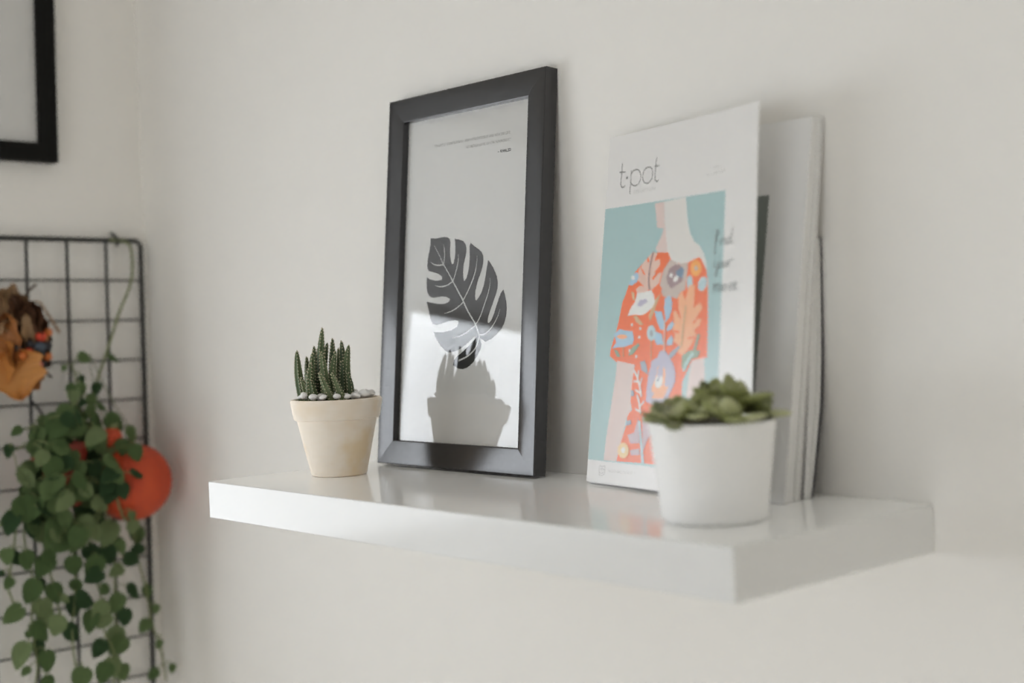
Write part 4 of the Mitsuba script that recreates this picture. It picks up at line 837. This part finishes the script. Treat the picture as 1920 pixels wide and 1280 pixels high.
sm = lathe([(0, 0.018), (0.0312, 0.018), (0.0308, 0.008), (0, 0.008)], 32)
sm.apply_translation(mm((58, -158, -18)))
add('trailing_plant__soil', sm, 'soil')
add('trailing_plant__hanger', tube(spline([mm((14, -171, 62)), mm((38, -166, 42)), mm((58, -158, 5))], 6), 0.0016, 8), 'wire_black', smooth=50)
tag('trailing_plant', 'trailing green plant with round leaves hanging down the wire grid', 'plant')

# round red-orange ornaments hung beside it
def gourd(c, R, squash, ribs, key, seed):
    n, m = 40, 72
    v = []
    for th in np.linspace(0, math.pi, n):
        for ph in np.linspace(0, 2 * np.pi, m, endpoint=False):
            q = R * (1 - 0.07 * abs(math.sin(ribs * ph / 2 + seed)) ** 0.35 * 0 - 0.06 * (1 - abs(math.sin(ribs * ph / 2 + seed))) ** 3 * math.sin(th))
            q *= 1 - 0.10 * math.exp(-(th / 0.35) ** 2)
            v.append((q * math.sin(th) * math.cos(ph), q * math.sin(th) * math.sin(ph), q * squash * math.cos(th)))
    f = []
    for i in range(n - 1):
        for j in range(m):
            a, b, cc, d = i * m + j, i * m + (j + 1) % m, (i + 1) * m + (j + 1) % m, (i + 1) * m + j
            f += [[a, cc, b], [a, d, cc]]
    mesh = mesh_of(np.array(v) + c, f)
    add(key + '__body', mesh, 'red_glaze', smooth=True)
    top = c + np.array([0, 0, R * squash * 0.88])
    add(key + '__stalk', tube(spline([top, top + np.array([0.002, 0.003, R * 0.16]), top + np.array([0.001, 0.008, R * 0.30])], 4), [0.0042] * 4 + [0.0034] * 4 + [0.003], 8), 'vine_stem', smooth=50)
    return top + np.array([0.001, 0.008, R * 0.30])
tip = gourd(GOURD, GOURD_R, 0.98, 9, 'red_gourd', 0.6)
add('red_gourd__cord', tube(spline([tip - np.array([0, 0, 0.002]), mm((50, -82, 60)), mm((14, -92, 118))], 6), 0.0010, 6), 'twine')
tag('red_gourd', 'large round red-orange gourd hanging at the right edge of the wire grid', 'ornament')
tip = gourd(mm((78, -98, 12)), 0.0140, 0.95, 7, 'red_gourd_001', 0.2)
add('red_gourd_001__cord', tube(spline([tip - np.array([0, 0, 0.002]), mm((44, -96, 60)), mm((14, -94, 114))], 6), 0.0008, 6), 'twine')
tag('red_gourd_001', 'small red-orange gourd among the leaves above the large one', 'ornament')

# ------------------------------------------------------------------ dried autumn wreath at the picture's left edge
WC0 = mm((26, -212, 140))
ring = [WC0 + 0.040 * np.array([0.0, math.cos(a), math.sin(a)]) + 0.003 * np.array([math.sin(5 * a), 0, 0]) for a in np.linspace(0, 2 * np.pi, 40)]
add('dried_wreath__ring', join([tube([q + 0.004 * np.array([math.sin(3 * i + k), math.cos(2 * i + k), math.sin(i + 2 * k)]) for i, q in enumerate(ring)], 0.0028, 6) for k in range(5)]), 'twig_dark', smooth=50)
def dry_leaf(c, L, W, ang, curl, mat, key, seed, tilt=0.0):
    n, m = 16, 12
    v = []
    for i, t in enumerate(np.linspace(0, 1, n)):
        w = W * 0.5 * (math.sin(math.pi * t ** 0.8) ** 0.8 if 0 < t < 1 else 0.02) * (1 + 0.16 * math.sin(t * 17 + seed))
        for q in np.linspace(-1, 1, m):
            v.append((L * (t - 0.5), w * q, curl * (abs(q) ** 2) * W * 0.5 + 0.05 * L * math.sin(6 * t + 2 * q + seed)))
    f = []
    for i in range(n - 1):
        for j in range(m - 1):
            a, b, cc, d = i * m + j, (i + 1) * m + j, (i + 1) * m + j + 1, i * m + j + 1
            f += [[a, b, cc], [a, cc, d]]
    d = np.array([0, math.sin(ang), -math.cos(ang)])
    nr = np.array([0.9, -0.3 + tilt, 0.2]); nr -= d * (nr @ d); nr /= np.linalg.norm(nr)
    s = np.cross(nr, d)
    v = np.array(v)
    add(key, mesh_of(c + v[:, :1] * d + v[:, 1:2] * s + v[:, 2:3] * nr, f), mat, smooth=True)
lv = [((40, -207, 178), 0.050, 0.055, 1.3, 0.5, 'dry_tan'), ((46, -196, 160), 0.075, 0.034, 0.25, 0.8, 'dry_brown'), ((50, -182, 152), 0.070, 0.030, -0.1, 0.9, 'dry_brown'), ((54, -213, 140), 0.070, 0.026, 0.15, 0.9, 'dry_rust'),
      ((56, -190, 146), 0.052, 0.016, 0.1, 0.6, 'dry_tan'), ((44, -176, 166), 0.058, 0.026, 0.55, 0.8, 'dry_brown'), ((52, -207, 99), 0.066, 0.070, 0.2, 0.35, 'dry_ochre'), ((44, -189, 90), 0.044, 0.034, -0.8, 0.4, 'dry_rust'), ((46, -228, 120), 0.070, 0.045, 0.4, 0.5, 'dry_ochre'),
      ((42, -232, 165), 0.070, 0.045, -0.5, 0.5, 'dry_tan'), ((50, -186, 124), 0.040, 0.026, 0.5, 0.7, 'dry_brown'), ((46, -176, 118), 0.040, 0.022, 0.9, 0.7, 'dry_brown'), ((44, -172, 132), 0.052, 0.030, 0.1, 0.5, 'twig_dark')]
for i, (c, L, W, a, cu, mt) in enumerate(lv):
    dry_leaf(mm(c), L, W, a, cu, mt, 'dried_wreath__' + num('leaf', i), i * 1.7, 0.2 * math.sin(i * 2.1))
bl = [((62, -176, 143), .0078, 'berry_red'), ((62, -178, 130), .0090, 'berry_blue'), ((60, -200, 121), .0070, 'berry_orange'), ((56, -164, 148), .0066, 'berry_orange'), ((58, -167, 118), .0068, 'berry_orange'), ((60, -181, 108), .0082, 'berry_pink'),
      ((58, -167, 131), .0078, 'berry_black'), ((58, -186, 117), .0075, 'berry_black'), ((56, -169, 140), .0062, 'dry_rust'), ((58, -173, 122), .0056, 'berry_black'), ((58, -183, 124), .0052, 'dry_rust'), ((58, -190, 126), .0054, 'berry_red'), ((58, -188, 134), .0066, 'berry_black'), ((54, -171, 110), .0060, 'berry_black'), ((58, -204, 130), .0060, 'berry_black')]
for i, (c, R, mt) in enumerate(bl):
    b = trimesh.creation.icosphere(subdivisions=3, radius=R * 0.84)
    b.vertices *= (1, 1, 0.93)
    b.apply_translation(mm(c))
    add('dried_wreath__' + num('berry', i), b, mt, smooth=True)
tw = [[(36, -190, 185), (40, -182, 197), (42, -171, 208)], [(36, -178, 185), (42, -168, 186), (44, -158, 170), (46, -145, 147)], [(36, -176, 112), (40, -166, 101), (42, -156, 91)], [(38, -186, 182), (44, -176, 170), (48, -170, 156)]]
for i, q in enumerate(tw):
    pts = spline([mm(c) for c in q], 6)
    add('dried_wreath__' + num('twig', i), tube(pts, np.linspace(0.0011, 0.0018, len(pts)), 7), 'twig_dark' if i != 1 else 'dry_tan', smooth=50)
tag('dried_wreath', 'small wreath of dried brown and ochre leaves with berries on the wire grid', 'wreath')
